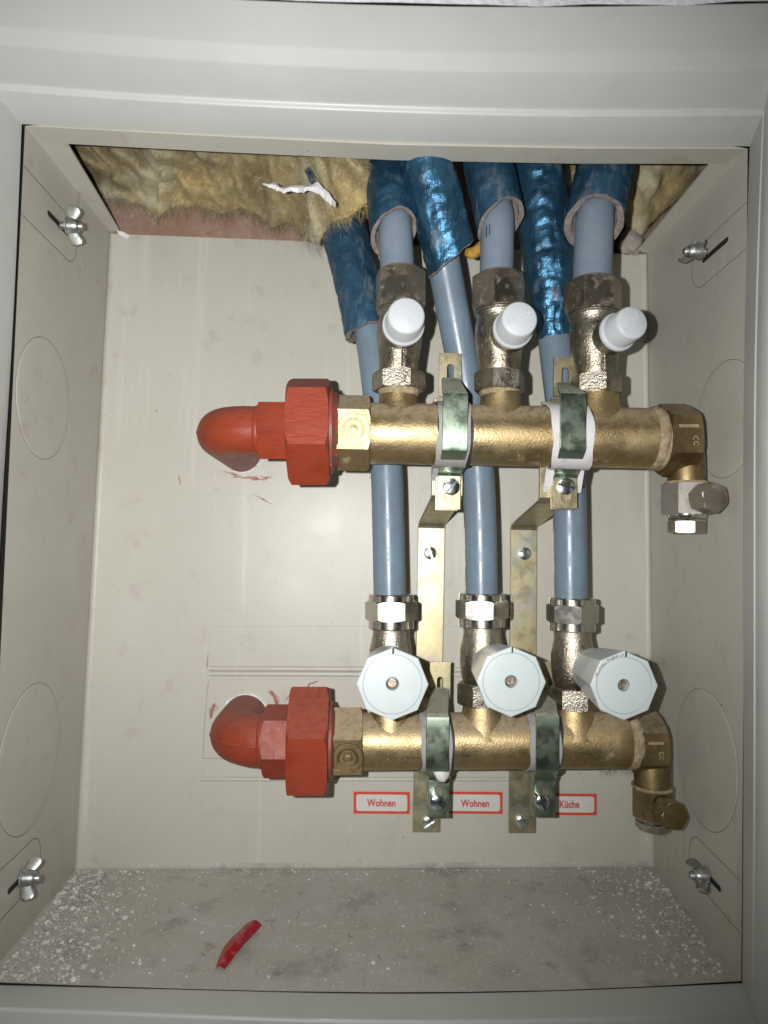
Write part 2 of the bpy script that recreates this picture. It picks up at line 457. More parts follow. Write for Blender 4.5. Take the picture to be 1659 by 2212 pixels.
M_fibre = mat('wool_fibre', (0.50, 0.42, 0.24), 0, .5, [('n', 11, I1, .40, .58, (0.23, 0.19, 0.125), .95), ('n', 9, I1, .50, .62, (0.78, 0.62, 0.30), .85), ('n', 20, I1, .50, .66, (0.66, 0.61, 0.46), .8)], spec=.3)
M_hair = mat('dark_fibre', (0.06, 0.05, 0.035), 0, .6)
M_paper = mat('torn_paper', (0.80, 0.79, 0.80), 0, .4, [('n', 160, I1, .52, .66, (0.64, 0.60, 0.61), .6)], [('n', 260, I1, .6, 1.0)])
M_concrete = mat('mortar_lump', (0.36, 0.315, 0.275), 0, .95, [('n', 200, I1, .45, .62, (0.46, 0.42, 0.38), .8)], [('n', 400, I1, .8, 1.2)])
M_grit = mat('plaster_grit', (0.44, 0.42, 0.39), 0, .95, [('n', 160, I1, .42, .6, (0.70, 0.68, 0.65), .9), ('n', 260, I1, .60, .68, (0.24, 0.215, 0.19), .9)], spec=.2)
M_plastic_red = mat('red_film', (0.34, 0.012, 0.02), 0, .25, [('n', 110, I1, .52, .66, (0.46, 0.16, 0.15), .7)], [('n', 200, I1, .5, 1.0)], spec=.6)
M_cord = mat('yellow_foam', (0.45, 0.26, 0.04), 0, .8, [('n', 200, I1, .5, .65, (0.2, 0.1, 0.02), .7)])
M_logo = mat('logo_brass', (0.78, 0.58, 0.26), 1, .38, [('n', 300, I1, .58, .70, (0.40, 0.28, 0.12), .6, .6)], [('n', 900, I1, .4, .3)])
M_tape = M_back

# ================================================================== the cabinet and its surroundings
YF = -131.0                                   # front edge of the cabinet
BTL, BTR, BBL, BBR = P(240, 505, 0), P(1395, 550, 0), P(165, 1875, 0), P(1410, 1870, 0)
FTL, FTR, FBL, FBR = P(54, 272, YF), P(1615, 321, YF), P(-32, 2121, YF), P(1601, 2119, YF)
cabinet = thing('manifold_cabinet', 'beige grey painted sheet metal cabinet box around the two brass manifolds', 'cabinet', (BBL + BBR + FBL + FBR) / 4)

def quad_grid(mb, a, b, c, d, nu=2, nv=2):
    """a-b bottom edge, d-c top edge"""
    rows = []
    for j in range(nv + 1):
        t = j / nv
        l = a + (d - a) * t; r = b + (c - b) * t
        rows.append(np.array([l + (r - l) * i / nu for i in range(nu + 1)]))
    return mb.grid(rows, close=False)
RB = 3.0
def fillet(mb, e0, e1, da, db, r=RB, n=6):
    rows = []
    for i in range(n + 1):
        t = math.pi / 2 * i / n
        off = da * r * (1 - math.sin(t)) + db * r * (1 - math.cos(t))
        rows.append(np.array([e0 + off, e1 + off]))
    return mb.grid(rows, close=False)
fwd = np.array([0, -1.0, 0])
uxb = nrm(BBR - BBL)
# back panel with its rolled edges
b = MB(); quad_grid(b, BBL + uxb * RB + [0, 0, RB], BBR - uxb * RB + [0, 0, RB], BTR - uxb * RB, BTL + uxb * RB, 4, 4)
back_panel = b.obj('back_panel', M_back, cabinet, smooth=50)
nL = nrm(np.cross(FBL - BBL, BTL - BBL)); nL = nL * np.sign(nL[0])
nR = nrm(np.cross(FBR - BBR, BTR - BBR)); nR = nR * -np.sign(nR[0])
nF = nrm(np.cross(FBL - BBL, BBR - BBL)); nF = nF * np.sign(nF[2])
dL0, dL1 = nrm(FBL - BBL), nrm(FTL - BTL)
dR0, dR1 = nrm(FBR - BBR), nrm(FTR - BTR)
b = MB(); quad_grid(b, FBL, BBL + dL0 * RB, BTL + dL1 * RB, FTL, 12, 16); fillet(b, BBL, BTL, uxb, dL0)
b.obj('side_panel', M_side, cabinet, smooth=50, label='left side panel of the cabinet with two round knockouts')
b = MB(); quad_grid(b, BBR + dR0 * RB, FBR, FTR, BTR + dR1 * RB, 12, 16); fillet(b, BBR, BTR, -uxb, dR0)
b.obj('side_panel', M_side, cabinet, smooth=50, label='right side panel of the cabinet, dimmer than the left')
FE = [P(x, y, YF) for x, y in ((-32, 2121), (180, 2129), (400, 2136), (600, 2141), (810, 2143.5), (1010, 2142.5), (1200, 2139), (1400, 2131), (1601, 2119))]
def floor_pt(u, v):
    """u 0..1 left to right, v 0..1 back to front; the sheet sags towards its front edge"""
    x = u * 8; i = min(int(x), 7); f = FE[i] + (FE[i + 1] - FE[i]) * (x - i)
    bk = BBL + (BBR - BBL) * u
    return bk + (f - bk) * v
b = MB(); b.grid([np.array([floor_pt(i / 24, RB / 131 + (1 - RB / 131) * j / 8) for i in range(25)]) for j in range(9)], close=False); fillet(b, BBL, BBR, np.array([0, 0, 1.]), nrm((dL0 + dR0)))
b.obj('floor_panel', M_floor, cabinet, smooth=50, label='dusty cabinet floor littered with plaster grit')
# folded lips round the open top
zt = np.array([0, 0, 1.0])
LIP = 13.0
lipL = np.array([1, 0.0, 0.12]); lipR = np.array([-1, 0.0, 0.12])
b = MB(); b.slab([FTL, BTL + [0, -3, 0], BTL + lipL * LIP * .55 + [0, -4, 0], FTL + lipL * LIP * 1.25], zt, 1.2)
b.obj('top_lip', M_side, cabinet)
b = MB(); b.slab([FTR, FTR + lipR * LIP * 1.0, BTR + lipR * LIP * .6 + [0, -4, 0], BTR + [0, -3, 0]], zt, 1.2)
b.obj('top_lip', M_side, cabinet)
q = [P(x, y, YF) for x, y in ((54, 272), (420, 292), (850, 313), (1250, 321), (1615, 322))]
rows = [np.array(q), np.array([p + np.array([0, 16.0, 0.3]) for p in q]), np.array([p + np.array([0, 16.0, 2.0]) for p in q]), np.array([p + np.array([0, 0.0, 2.0]) for p in q])]
b = MB(); b.grid(rows + [rows[0]], close=False)
b.obj('front_lip', M_side, cabinet)
# bright torn corner of the sheet at the back left
b = MB(); c0 = P(258, 508, -2)
b.slab([c0, c0 + [6, 0, -3], c0 + [8, 0, -.5], c0 + [3, 0, 2.2], c0 + [-2, 0, 3]], fwd, 1.0)
b.obj('torn_corner', M_paper, cabinet)

# round knockouts and slots on the side panels
def ringband(mb, c, n, r0, r1, off, seg=72, u=None):
    a, uu, w = basis(n, u)
    th = np.arange(seg) * 2 * math.pi / seg
    d = np.cos(th)[:, None] * uu + np.sin(th)[:, None] * w
    return mb.grid([c + a * off + d * r1, c + a * off + d * r0], True)
def side_x(left, Y, Z):
    a, b_, c_, d_ = (BBL, FBL, FTL, BTL) if left else (BBR, FBR, FTR, BTR)
    s_ = Y / YF; t = .5
    for _ in range(6):
        z0 = a[2] + (b_[2] - a[2]) * s_; z1 = d_[2] + (c_[2] - d_[2]) * s_
        t = (Z - z0) / (z1 - z0)
    x0 = a[0] + (b_[0] - a[0]) * s_; x1 = d_[0] + (c_[0] - d_[0]) * s_
    return x0 + (x1 - x0) * t
def fit_side(mb, off, hs=None):
    """lay a flat shape onto the slightly twisted side panel, keeping its height above it"""
    for v in mb.v:
        for i_, p in enumerate(v):
            h_ = hs[i_] if hs is not None else 0.
            left = p[0] < 0
            p[1] = max(p[1], YF + .4)
            p[0] = side_x(left, p[1], p[2]) + (off + h_) * (1 if left else -1)
def knockout(px, py, top, p0, n, lab=None):
    c = on_plane(px, py, p0, n); r = np.linalg.norm(on_plane(px, top, p0, n) - c)
    b = MB(); b.lathe(c, n, [(r, 0), (r - .3, 0), (r - .55, 0)] + [(r * k / 8, 0) for k in range(7, 0, -1)], seg=72, cap0=False)
    fit_side(b, .12, [0.] * 72 + [.22] * 72 + [.26] * (72 * 8))
    o = b.obj('knockout_disc', M_side, cabinet, smooth=60, label=lab)
    b = MB(); ringband(b, c, n, r, r + .34, .0); fit_side(b, .08)
    b.obj('knockout_groove', M_groove, o, smooth=0)
    return c, r
knockout(108, 862, 730, BBL, nL); knockout(70, 1636, 1484, BBL, nL)
knockout(1541, 905, 779, BBR, nR); knockout(1516, 1638, 1492, BBR, nR)
def slotline(c, n, ud, hl, hw, wid=.45, off=.08, mb=None):
    """stadium outline ribbon, long axis ud"""
    a = nrm(n); u = nrm(ud); w = np.cross(a, u)
    pts_i = []; pts_o = []
    for k in range(40):
        t = 2 * math.pi * k / 40
        s = (hl - hw) * (1 if math.cos(t) >= 0 else -1)
        pts_i.append(c + a * off + u * (s + hw * math.cos(t)) + w * hw * math.sin(t))
        pts_o.append(c + a * off + u * (s + (hw + wid) * math.cos(t)) + w * (hw + wid) * math.sin(t))
    mb.grid([np.array(pts_o), np.array(pts_i)], True)
def slotfill(c, n, ud, hl, hw, off, mb):
    a = nrm(n); u = nrm(ud); w = np.cross(a, u)
    k = [c + a * off + u * ((hl - hw) * (1 if math.cos(t) >= 0 else -1) + hw * math.cos(t)) + w * hw * math.sin(t) for t in np.arange(40) * 2 * math.pi / 40]
    mb.add(k, [tuple(range(40))])
WN = []
for px, py, p0, n, dd, tilt, lab in (
        (143, 487, BBL, nL, nrm(dL1 * 1 + dL0), -1.22, 'upper left wing nut with both wings spread, by the mineral wool'),
        (47, 1897, BBL, nL, nrm(dL0), -2.1, 'lower left wing nut above the heap of plaster grit'),
        (1513, 543, BBR, nR, nrm(dR1), 0.15, 'upper right wing nut below the right hand wool tuft'),
        (1527, 1892, BBR, nR, nrm(dR0), -0.5, 'lower right wing nut below the lower drain fitting')):
    c = on_plane(px, py, p0, n)
    sgn = 1 if py < 1000 else -1
    up = np.array([0, 0, 1.0])
    b = MB(); slotfill(c + dd * 2, n, dd, 15, 1.7, .12, b); fit_side(b, .26)
    sl = b.obj('slot_opening', M_dark, cabinet, smooth=0)
    b = MB(); slotline(c + dd * 22 - up * sgn * 2.5, n, dd, 48, 13.5, mb=b); fit_side(b, .22)
    b.obj('slot_outline', M_groove, cabinet, smooth=0)
    b = MB(); a = nrm(n); w = np.cross(a, dd)
    # washer plate behind the nut, nearly filling the slot
    b = MB(); b.lathe(c, n, [(2.4, -3), (2.4, 9.5), (2.0, 10.2)], seg=20)
    st = b
    WN.append((c, a, dd, tilt, lab, st))
# pressed plates on the back panel
def plate(px0, py0, px1, py1, th, name='pressed_plate', skew=0):
    b = MB(); o = [P(px0 + skew, py0, 0), P(px0, py1, 0), P(px1, py1, 0), P(px1, py0, 0)]
    b.slab(o, fwd, th)
    return bev(b.obj(name, M_back, cabinet), .25)
plate(447, 1352, 1170, 1467, .7, skew=8)
plate(434, 1684, 1165, 1758, .6)
b = MB()
for y0 in (1444, 1455):
    b.sweep([P(x, y0 + (x - 450) * .004, -.4) for x in np.linspace(452, 1165, 6)], [1.9] * 6, 14)
b.obj('pressed_rib', M_back, cabinet, smooth=60)
b = MB(); b.sweep([P(x, 1683, -.2) for x in np.linspace(436, 1163, 5)], [1.5] * 5, 12)
b.obj('pressed_rib', M_back, cabinet, smooth=60)
def backline(pts, wid, material, name):
    b = MB()
    p = np.array([P(x, y, -.12) for x, y in pts])
    b.band(p, np.array([1, 0, 0.]) if abs(pts[-1][1] - pts[0][1]) > abs(pts[-1][0] - pts[0][0]) else np.array([0, 0, 1.]), wid, .12)
    return b.obj(name, material, cabinet, smooth=0)
backline([(450, 1470), (442, 1560), (438, 1638)], .13, M_groove, 'seam')
backline([(438, 1638), (600, 1640)], .13, M_groove, 'seam')
c = P(812, 1362, 0)
b = MB(); ringband(b, c, fwd, 17.6, 18.0, .1); b.obj('knockout_groove', M_side, cabinet, smooth=0)

# red paint smears brushed onto the back panel
def smear(cx, cy, w, h, n, seed, ang=0.):
    r = random.Random(seed); b = MB()
    for i in range(n):
        x = cx + r.gauss(0, w); y = cy + r.gauss(0, h)
        l = r.uniform(1.5, 5.5); t = r.uniform(.5, 1.5); a = ang + r.gauss(0, .35)
        ca, sa = math.cos(a), math.sin(a)
        k = [(x - l * ca, y - l * sa), (x - l * .3 * ca - t * sa, y - l * .3 * sa + t * ca), (x + l * .6 * ca - t * sa * .7, y + l * .6 * sa + t * ca * .7), (x + l * ca, y + l * sa), (x + l * .3 * ca + t * sa, y + l * .3 * sa - t * ca), (x - l * .5 * ca + t * .6 * sa, y - l * .5 * sa - t * .6 * ca)]
        off = -.10 - .004 * i
        b.add([P(u, v, off) for u, v in k], [tuple(range(6))])
    return b.obj('paint_smear', M_red, back_panel, smooth=0)
def stroke(pl, width, n, seed):
    """a dry brush stroke: many thin overlapping slivers along one line"""
    r = random.Random(seed); b = MB(); pl = dens2(pl, 60)
    for i in range(n):
        k = r.randrange(3, 56); x, y = pl[k]; dx, dy = pl[k + 2][0] - pl[k - 2][0], pl[k + 2][1] - pl[k - 2][1]
        dl = math.hypot(dx, dy); dx /= dl; dy /= dl
        o = r.gauss(0, width * .5); l = r.uniform(3, 9); t = r.uniform(.25, .8)
        x -= dy * o; y += dx * o
        q = [(x - dx * l, y - dy * l), (x - dy * t, y + dx * t), (x + dx * l, y + dy * l), (x + dy * t * .8, y - dx * t * .8)]
        b.add([P(u, v, -.10 - .002 * i) for u, v in q], [(0, 1, 2, 3)])
    return b.obj('paint_smear', M_red, back_panel, smooth=0)
def dens2(pl, n):
    pl = np.array(pl, float); d = np.r_[0, np.cumsum(np.linalg.norm(np.diff(pl, axis=0), axis=1))]; t = np.linspace(0, d[-1], n)
    return list(zip(np.interp(t, d, pl[:, 0]), np.interp(t, d, pl[:, 1])))
stroke([(478, 1019), (510, 1026), (548, 1034), (575, 1034), (592, 1026)], 3.0, 60, 1)
stroke([(500, 1030), (530, 1033), (560, 1030), (590, 1033)], 2.2, 34, 2)
stroke([(548, 1068), (566, 1078), (590, 1090)], 2.6, 14, 3); stroke([(387, 1030), (390, 1046)], 1.4, 7, 4)
stroke([(466, 1518), (458, 1532), (455, 1552)], 5.0, 46, 5); stroke([(449, 1414), (447, 1440)], .7, 16, 6)
stroke([(582, 1492), (594, 1506), (600, 1522), (598, 1534)], 6.0, 80, 7); stroke([(664, 1492), (668, 1478), (690, 1470)], 1.8, 26, 8)
stroke([(618, 1512), (626, 1500)], .9, 8, 9)
# ragged white rims of the two pipe holes
def rim(c, rr, name='hole_rim'):
    b = MB(); seg = 48
    th = np.arange(seg) * 2 * math.pi / seg
    d = np.cos(th)[:, None] * np.array([1, 0, 0.]) + np.sin(th)[:, None] * np.array([0, 0, 1.])
    ro = rr * (1.0 + .035 * rng.standard_normal(seg))
    b.grid([c + d * (rr * .5), c + d * (rr * .93) + fwd * .8, c + d * ro[:, None] + fwd * .9, c + d * (ro + .3)[:, None] + fwd * .1], True)
    return b.obj(name, M_plaster, cabinet)

# telescopic frame in front of the cabinet, slightly bowed
frame = thing('cabinet_frame', 'bowed beige grey sheet metal frame around the cabinet opening', 'frame', P(800, 2150, -150))
def loop(top, right, bottom, left, Y):
    pts = top + right + bottom + left
    return np.array([P(x, y, Y) for x, y in pts])
def dens(pl, n):
    pl = np.array(pl, float); d = np.r_[0, np.cumsum(np.linalg.norm(np.diff(pl, axis=0), axis=1))]
    t = np.linspace(0, d[-1], n)
    return list(zip(np.interp(t, d, pl[:, 0]), np.interp(t, d, pl[:, 1])))
def mkloop(top, right, bottom, left, Y):
    n = 20
    f = lambda pl: smooth_pl(dens(pl, n))[:-1]
    return np.array([P(x, y, Y) for x, y in f(top) + f(right) + f(bottom) + f(left)])
def smooth_pl(pl):
    pl = np.array(pl); q = pl.copy()
    for _ in range(6):
        q[1:-1] = (q[:-2] + 2 * q[1:-1] + q[2:]) / 4
    return [tuple(p) for p in q]
L0 = mkloop([(47, 268), (420, 288), (850, 307), (1250, 315), (1619, 316)], [(1619, 316), (1606, 783), (1604, 1187), (1607, 1562), (1603, 2124)],
            [(1603, 2124), (1200, 2143), (810, 2149), (400, 2138), (-38, 2127)], [(-38, 2127), (3, 1079), (14, 939), (28, 734), (47, 268)], YF - .5)
L1 = mkloop([(-22, 192), (0, 197), (400, 224), (830, 243), (1250, 254), (1647, 248)], [(1647, 248), (1636, 490), (1627, 856), (1628, 1294), (1628, 1700), (1624, 2188)],
            [(1624, 2188), (1200, 2202), (810, 2206), (400, 2190), (-60, 2172)], [(-60, 2172), (-30, 1079), (-24, 734), (-22, 192)], -154)
L1b = mkloop([(-28, 178), (0, 183), (400, 210), (830, 229), (1250, 240), (1653, 234)], [(1651, 240), (1640, 490), (1631, 856), (1632, 1294), (1632, 1700), (1628, 2196)],
            [(1628, 2196), (1200, 2210), (810, 2214), (400, 2198), (-64, 2180)], [(-64, 2180), (-34, 1079), (-28, 734), (-26, 184)], -154.3)
L2 = mkloop([(-80, 86), (0, 97), (450, 132), (850, 152), (1250, 157), (1668, 146)], [(1668, 146), (1660, 500), (1656, 1100), (1660, 1700), (1660, 2280)],
            [(1660, 2280), (1200, 2300), (810, 2302), (400, 2290), (-120, 2270)], [(-120, 2270), (-90, 1079), (-84, 734), (-80, 86)], -180)
L3 = mkloop([(-100, 50), (0, 62), (450, 97), (850, 117), (1250, 122), (1690, 110)], [(1690, 110), (1690, 500), (1690, 1100), (1690, 1700), (1690, 2310)],
            [(1690, 2310), (1200, 2330), (810, 2332), (400, 2320), (-140, 2300)], [(-140, 2300), (-120, 1079), (-110, 734), (-100, 50)], -184)
L4 = mkloop([(-190, -45), (0, -28), (480, -1), (850, 15), (1250, 17), (1790, 4)], [(1790, 4), (1800, 500), (1800, 1100), (1800, 1700), (1800, 2400)],
            [(1800, 2400), (1200, 2420), (810, 2422), (400, 2410), (-260, 2390)], [(-260, 2390), (-230, 1079), (-220, 734), (-190, -45)], -206)
def arcmix(a, b_, c_, n=5):
    out = []
    for i in range(1, n):
        t = i / n
        out.append((1 - t) ** 2 * a + 2 * t * (1 - t) * b_ + t * t * c_)
    return out
def pull(a, b_, d):
    v = b_ - a
    return b_ - v / np.linalg.norm(v, axis=1)[:, None] * d
r1a = pull(L0, L1, .7); r1b = L1b + (L2 - L1b) / np.linalg.norm(L2 - L1b, axis=1)[:, None] * .9
r2a = pull(L1b, L2, 1.6); r2b = L3 + (L4 - L3) / np.linalg.norm(L4 - L3, axis=1)[:, None] * 2.0
rings = [L0, r1a] + [L1 + (L1b - L1) * t for t in (.1, .5, .9)] + [r1b, r2a] + arcmix(r2a, (L2 + L3) / 2, r2b, 7) + [r2b, L4]
k = len(L0) // 4
for s, nm in enumerate(('top', 'right', 'bottom', 'left')):
    idx = [(s * k + i) % len(L0) for i in range(k + 1)]
    b = MB(); b.grid([r[idx] for r in rings], close=False)
    b.obj('frame_rail', M_frame, frame, smooth=70, label={'top': 'bowed top rail of the frame with two rounded ridges', 'right': 'right rail of the frame', 'bottom': 'bottom rail of the frame', 'left': 'pale left rail of the frame beside the dark gap'}[nm])
# dark strip painted for the shade in the open gap between cabinet and frame
b = MB()
inner = np.concatenate([np.array([FTL, FTR, FBR, FBL])])
Ld = L0 + np.array([0, 3.0, 0])
cen = L0.mean(0)
Lo = cen + (L0 - cen) * 1.02 + np.array([0, 3.5, 0]); Li = cen + (L0 - cen) * .985 + np.array([0, 3.5, 0])
b.grid([Lo + [0, -2, 0], Lo + [0, 14, 0]], True)
b.obj('gap_shade', M_dark, frame, smooth=0)
# plaster wall round the frame
b = MB(); Lw = cen + (L4 - cen) * 1.9; Lw[:, 1] = -207
Lx = L4 + (L4 - cen) / np.linalg.norm(L4 - cen, axis=1)[:, None] * .2
steps = [Lx + (Lw - Lx) * t ** 2 for t in np.linspace(0, 1, 14)]
for st_ in steps[:]:
    for i in range(len(st_)): st_[i] = st_[i] + fwd * (2.2 * fbm(st_[i], .08) + .8)
b.grid(steps, True)
o = b.obj('wall', M_plaster, None, P(800, -60, -207)); o['kind'] = 'structure'
# brick wall behind the cabinet, seen above the back panel
b = MB(); bt = P(820, 560, 7)
quad_grid(b, bt + [-240, 0, -30], bt + [240, 0, -30], bt + [240, 0, 150], bt + [-240, 0, 150], 2, 2)
b.add([bt + [-240, 0, 110], bt + [240, 0, 110], bt + [240, -190, 110], bt + [-240, -190, 110]], [(0, 1, 2, 3)])
o = b.obj('brick_wall', M_brick, None, bt, smooth=0); o['kind'] = 'structure'

# ================================================================== manifolds
YU, YL = -98.0, -62.0
X1 = np.array([1.0, 0, 0]); Z1 = np.array([0, 0, 1.0])
def scr_basis(p):
    return X1, Z1
def pulled(fn, *a): return fn(*a)

def outlet(mb, px, y_top, y_bar, Y, wpx):
    c0 = P(px, y_bar, Y); c1 = P(px, y_top, Y); m_ = MM(px, y_top, Y)
    L = np.linalg.norm(c1 - c0); r = wpx / 2 * m_
    mb.lathe(c0, c1 - c0, [(r * 1.45, -8), (r * 1.28, -3.0), (r * 1.10, L * .30), (r * 1.0, L * .6), (r * .97, L)], seg=40)

def logo_plate(mb, c, n, up, s, th=.9, shade=False):
    """raised ring mark: an open ring, a dot in the middle and a foot"""
    n = nrm(n); u = nrm(np.cross(up, n)); w = np.cross(n, u)
    def arc(r0, r1, a0, a1, k=28):
        nonlocal th
        th_ = np.linspace(R(a0), R(a1), k)
        d = np.cos(th_)[:, None] * u + np.sin(th_)[:, None] * w
        rows = [c + d * r0 * s, c + d * r0 * s + n * th, c + d * r1 * s + n * th, c + d * r1 * s]
        rings = [np.array([rows[j][i] for j in range(4)]) for i in range(k)]
        mb.grid(rings, True, True, True)
    if shade: th = .16; arc(.62, 1.03, -74, 209); arc(.24, .60, -44, 254); return
    arc(.70, .95, -70, 205); arc(.30, .52, -40, 250)
    mb.lathe(c - n * .2, n, [(.24 * s, 0), (.24 * s, th), (.14 * s, th + .25)], seg=16)
    mb.box(c - w * .62 * s + u * .1 * s + n * th * .5, u * .10 * s, w * .30 * s, n * th * .5)
    mb.box(c - w * .95 * s - u * .62 * s + n * th * .5, u * .16 * s, w * .10 * s, n * th * .5)

def manifold(Y, ax0, ax1, r_px, hexx, hex_h, phase, outlets, top_y, bar_y, logo_face, label):
    A = P(*ax0, Y); Bp = P(*ax1, Y); root = thing('manifold_bar', label, 'manifold', A, 'brass manifold bars')
    r = r_px * MM(*ax0, Y)
    axv = nrm(Bp - A)
    b = MB(); L = np.linalg.norm(Bp - A)
    b.lathe(A, axv, [(r * .93, -2), (r, .8)] + [(r * (1 + .004 * math.sin(i * 2.1)), L * i / 16) for i in range(1, 16)] + [(r, L - .5), (r * .95, L)], seg=56)
    b.obj('bar', M_brass, root, smooth=60)
    h0 = A - axv * ((ax0[0] - hexx) * MM(*ax0, Y)); h1 = A + axv * .3
    ap = hex_h / 2 * MM(*ax0, Y)
    b = MB(); b.nut(h0, h1, ap, 6, R(phase), ch0=False, ch1=True, rc=1.06)
    hx = b.obj('hexagon_end', M_brass, root, smooth=25)
    a_, u_, w_ = basis(h1 - h0, (0, -1, 0))
    fa = R(phase + logo_face)
    n = math.cos(fa) * u_ + math.sin(fa) * w_
    b = MB(); logo_plate(b, (h0 + h1) / 2 + n * (ap + .02), n, np.cross(n, a_), ap * .48)
    b.obj('logo', M_brass, hx, smooth=30)
    b = MB(); logo_plate(b, (h0 + h1) / 2 + n * (ap + .02), n, np.cross(n, a_), ap * .48, shade=True)  # wider dull brass arcs paint the shading around the raised logo
    b.obj('logo_shade', M_brass_old, hx, smooth=30)
    for (px, w) in outlets:
        b = MB(); outlet(b, px, top_y, bar_y, Y, w)
        b.obj('outlet_boss', M_brass, root, smooth=60)
    # casting marks and stains sit in the brass material; hemp joint at the right end
    b = MB(); b.lathe(Bp - axv * 1.5, axv, [(r * .99, 0), (r * 1.035, 1.2), (r * 1.07, 3.6), (r * 1.04, 6.5), (r * .95, 7.5)], seg=48)
    b.obj('hemp_joint', M_hemp, root, smooth=60)
    return root, A, Bp, axv, r
# corner angles are measured about the bar from the viewer side; sign follows the nut's own basis
up_m, UA, UB, UX, UR = manifold(YU, (797, 936), (1404, 947), 66, 730, 142, -27, [(860, 84), (1081, 86), (1290, 90)], 842, 905, 30, 'upper brass manifold bar carrying the three small white capped valves')
lo_m, LA, LB, LX, LR = manifold(YL, (781, 1601), (1352, 1598), 59.5, 722, 136, -16, [(842, 80), (1040, 82), (1238, 84)], 1518, 1560, 30, 'lower brass manifold bar behind the three large white handwheels')

# ================================================================== red elbows and unions on the left
def union(Y, x_el, y_el, nip, nut_, col, axis_y, hx, ph_nip, ph_nut, ap_nip, ap_nut, r_arm, label, rim_px):
    m_ = MM(nut_[0], axis_y, Y)
    S0 = P(nip[0], axis_y - (.6 if Y == YU else -.3), Y); N1 = P(nut_[0], axis_y, Y); N2 = P(nut_[1], axis_y, Y); K2 = P(hx, axis_y, Y)
    ax = nrm(N2 - S0)
    root = thing('elbow_union', label, 'pipe fitting', S0, 'red painted elbow unions')
    r = r_arm * m_
    # elbow
    Xe = P(x_el, y_el, Y)[0] + r; bend = r * 1.35
    E0 = S0 + ax * 3.0
    zc = S0[2]
    pts = [np.array([E0[0], Y, E0[2]])]
    for t in np.linspace(0, 1, 4)[1:]:
        pts.append(np.array([E0[0] + (Xe + bend - E0[0]) * t, Y, zc]))
    for t in np.linspace(0, math.pi / 2, 15)[1:]:
        pts.append(np.array([Xe + bend - bend * math.sin(t), Y + bend - bend * math.cos(t), zc]))
    for t in np.linspace(0, 1, 4)[1:]:
        pts.append(np.array([Xe, Y + bend + (6 - Y - bend) * t, zc]))
    pts = np.array(pts); n = len(pts)
    rad = np.full(n, r)
    rad[0] *= 1.03; rad[1] *= 1.01
    b = MB(); b.sweep(pts, rad, 40)
    el = b.obj('elbow', M_red, root, smooth=60)
    # casting seam along the outside of the bend, and a bead where the elbow ends
    tan = np.gradient(pts, axis=0); out = np.array([nrm(np.cross(t, Z1)) for t in tan])
    if out[0][1] > 0: out = -out
    sm = pts + out * (r - .25)
    b = MB(); b.sweep(sm[:-2], [.75] * (n - 2), 8); b.obj('casting_seam', M_red, el, smooth=60)
    b = MB(); b.lathe(P(nip[0], axis_y, Y) - ax * 1.5, ax, [(r * .98, -2), (r * 1.05, -.5), (r * 1.06, 1.0), (r * 1.0, 2.5)], seg=40)
    b.obj('bead', M_red, el, smooth=60)
    b = MB(); b.nut(P(nip[0], axis_y, Y), P(nut_[0] + 3, axis_y, Y), ap_nip * m_, 6, R(ph_nip), ch1=False, rc=1.06)
    b.obj('nipple_hexagon', M_red, root, smooth=25)
    b = MB(); b.nut(N1, N2, ap_nut * m_, 6, R(ph_nut), rc=1.05)
    b.obj('union_nut', M_red, root, smooth=25)
    rr = col * m_
    b = MB(); b.lathe(N2 - ax * .5, ax, [(rr * .9, 0), (rr * 1.0, .6), (rr * 1.0, 2.4), (rr * .93, 3.2), (rr * .86, np.linalg.norm(K2 - N2) + .8)], seg=48)
    b.obj('collar', M_redold, root, smooth=40, label='collar with paint worn through to dirty metal')
    rim(np.array([Xe, 0., zc]), r * 1.05)
    return root
union(YU, 412, 928, (562, 0), (625, 713), 92, 931, 731, 8, 22, 60, 104, 52, 'upper red painted elbow and union nut feeding the upper brass bar', (531, 970))
union(YL, 441, 1598, (571, 0), (627, 711), 84, 1600, 723, -46, -16, 66, 108, 55, 'lower red painted elbow and union nut feeding the lower brass bar', (552, 1545))

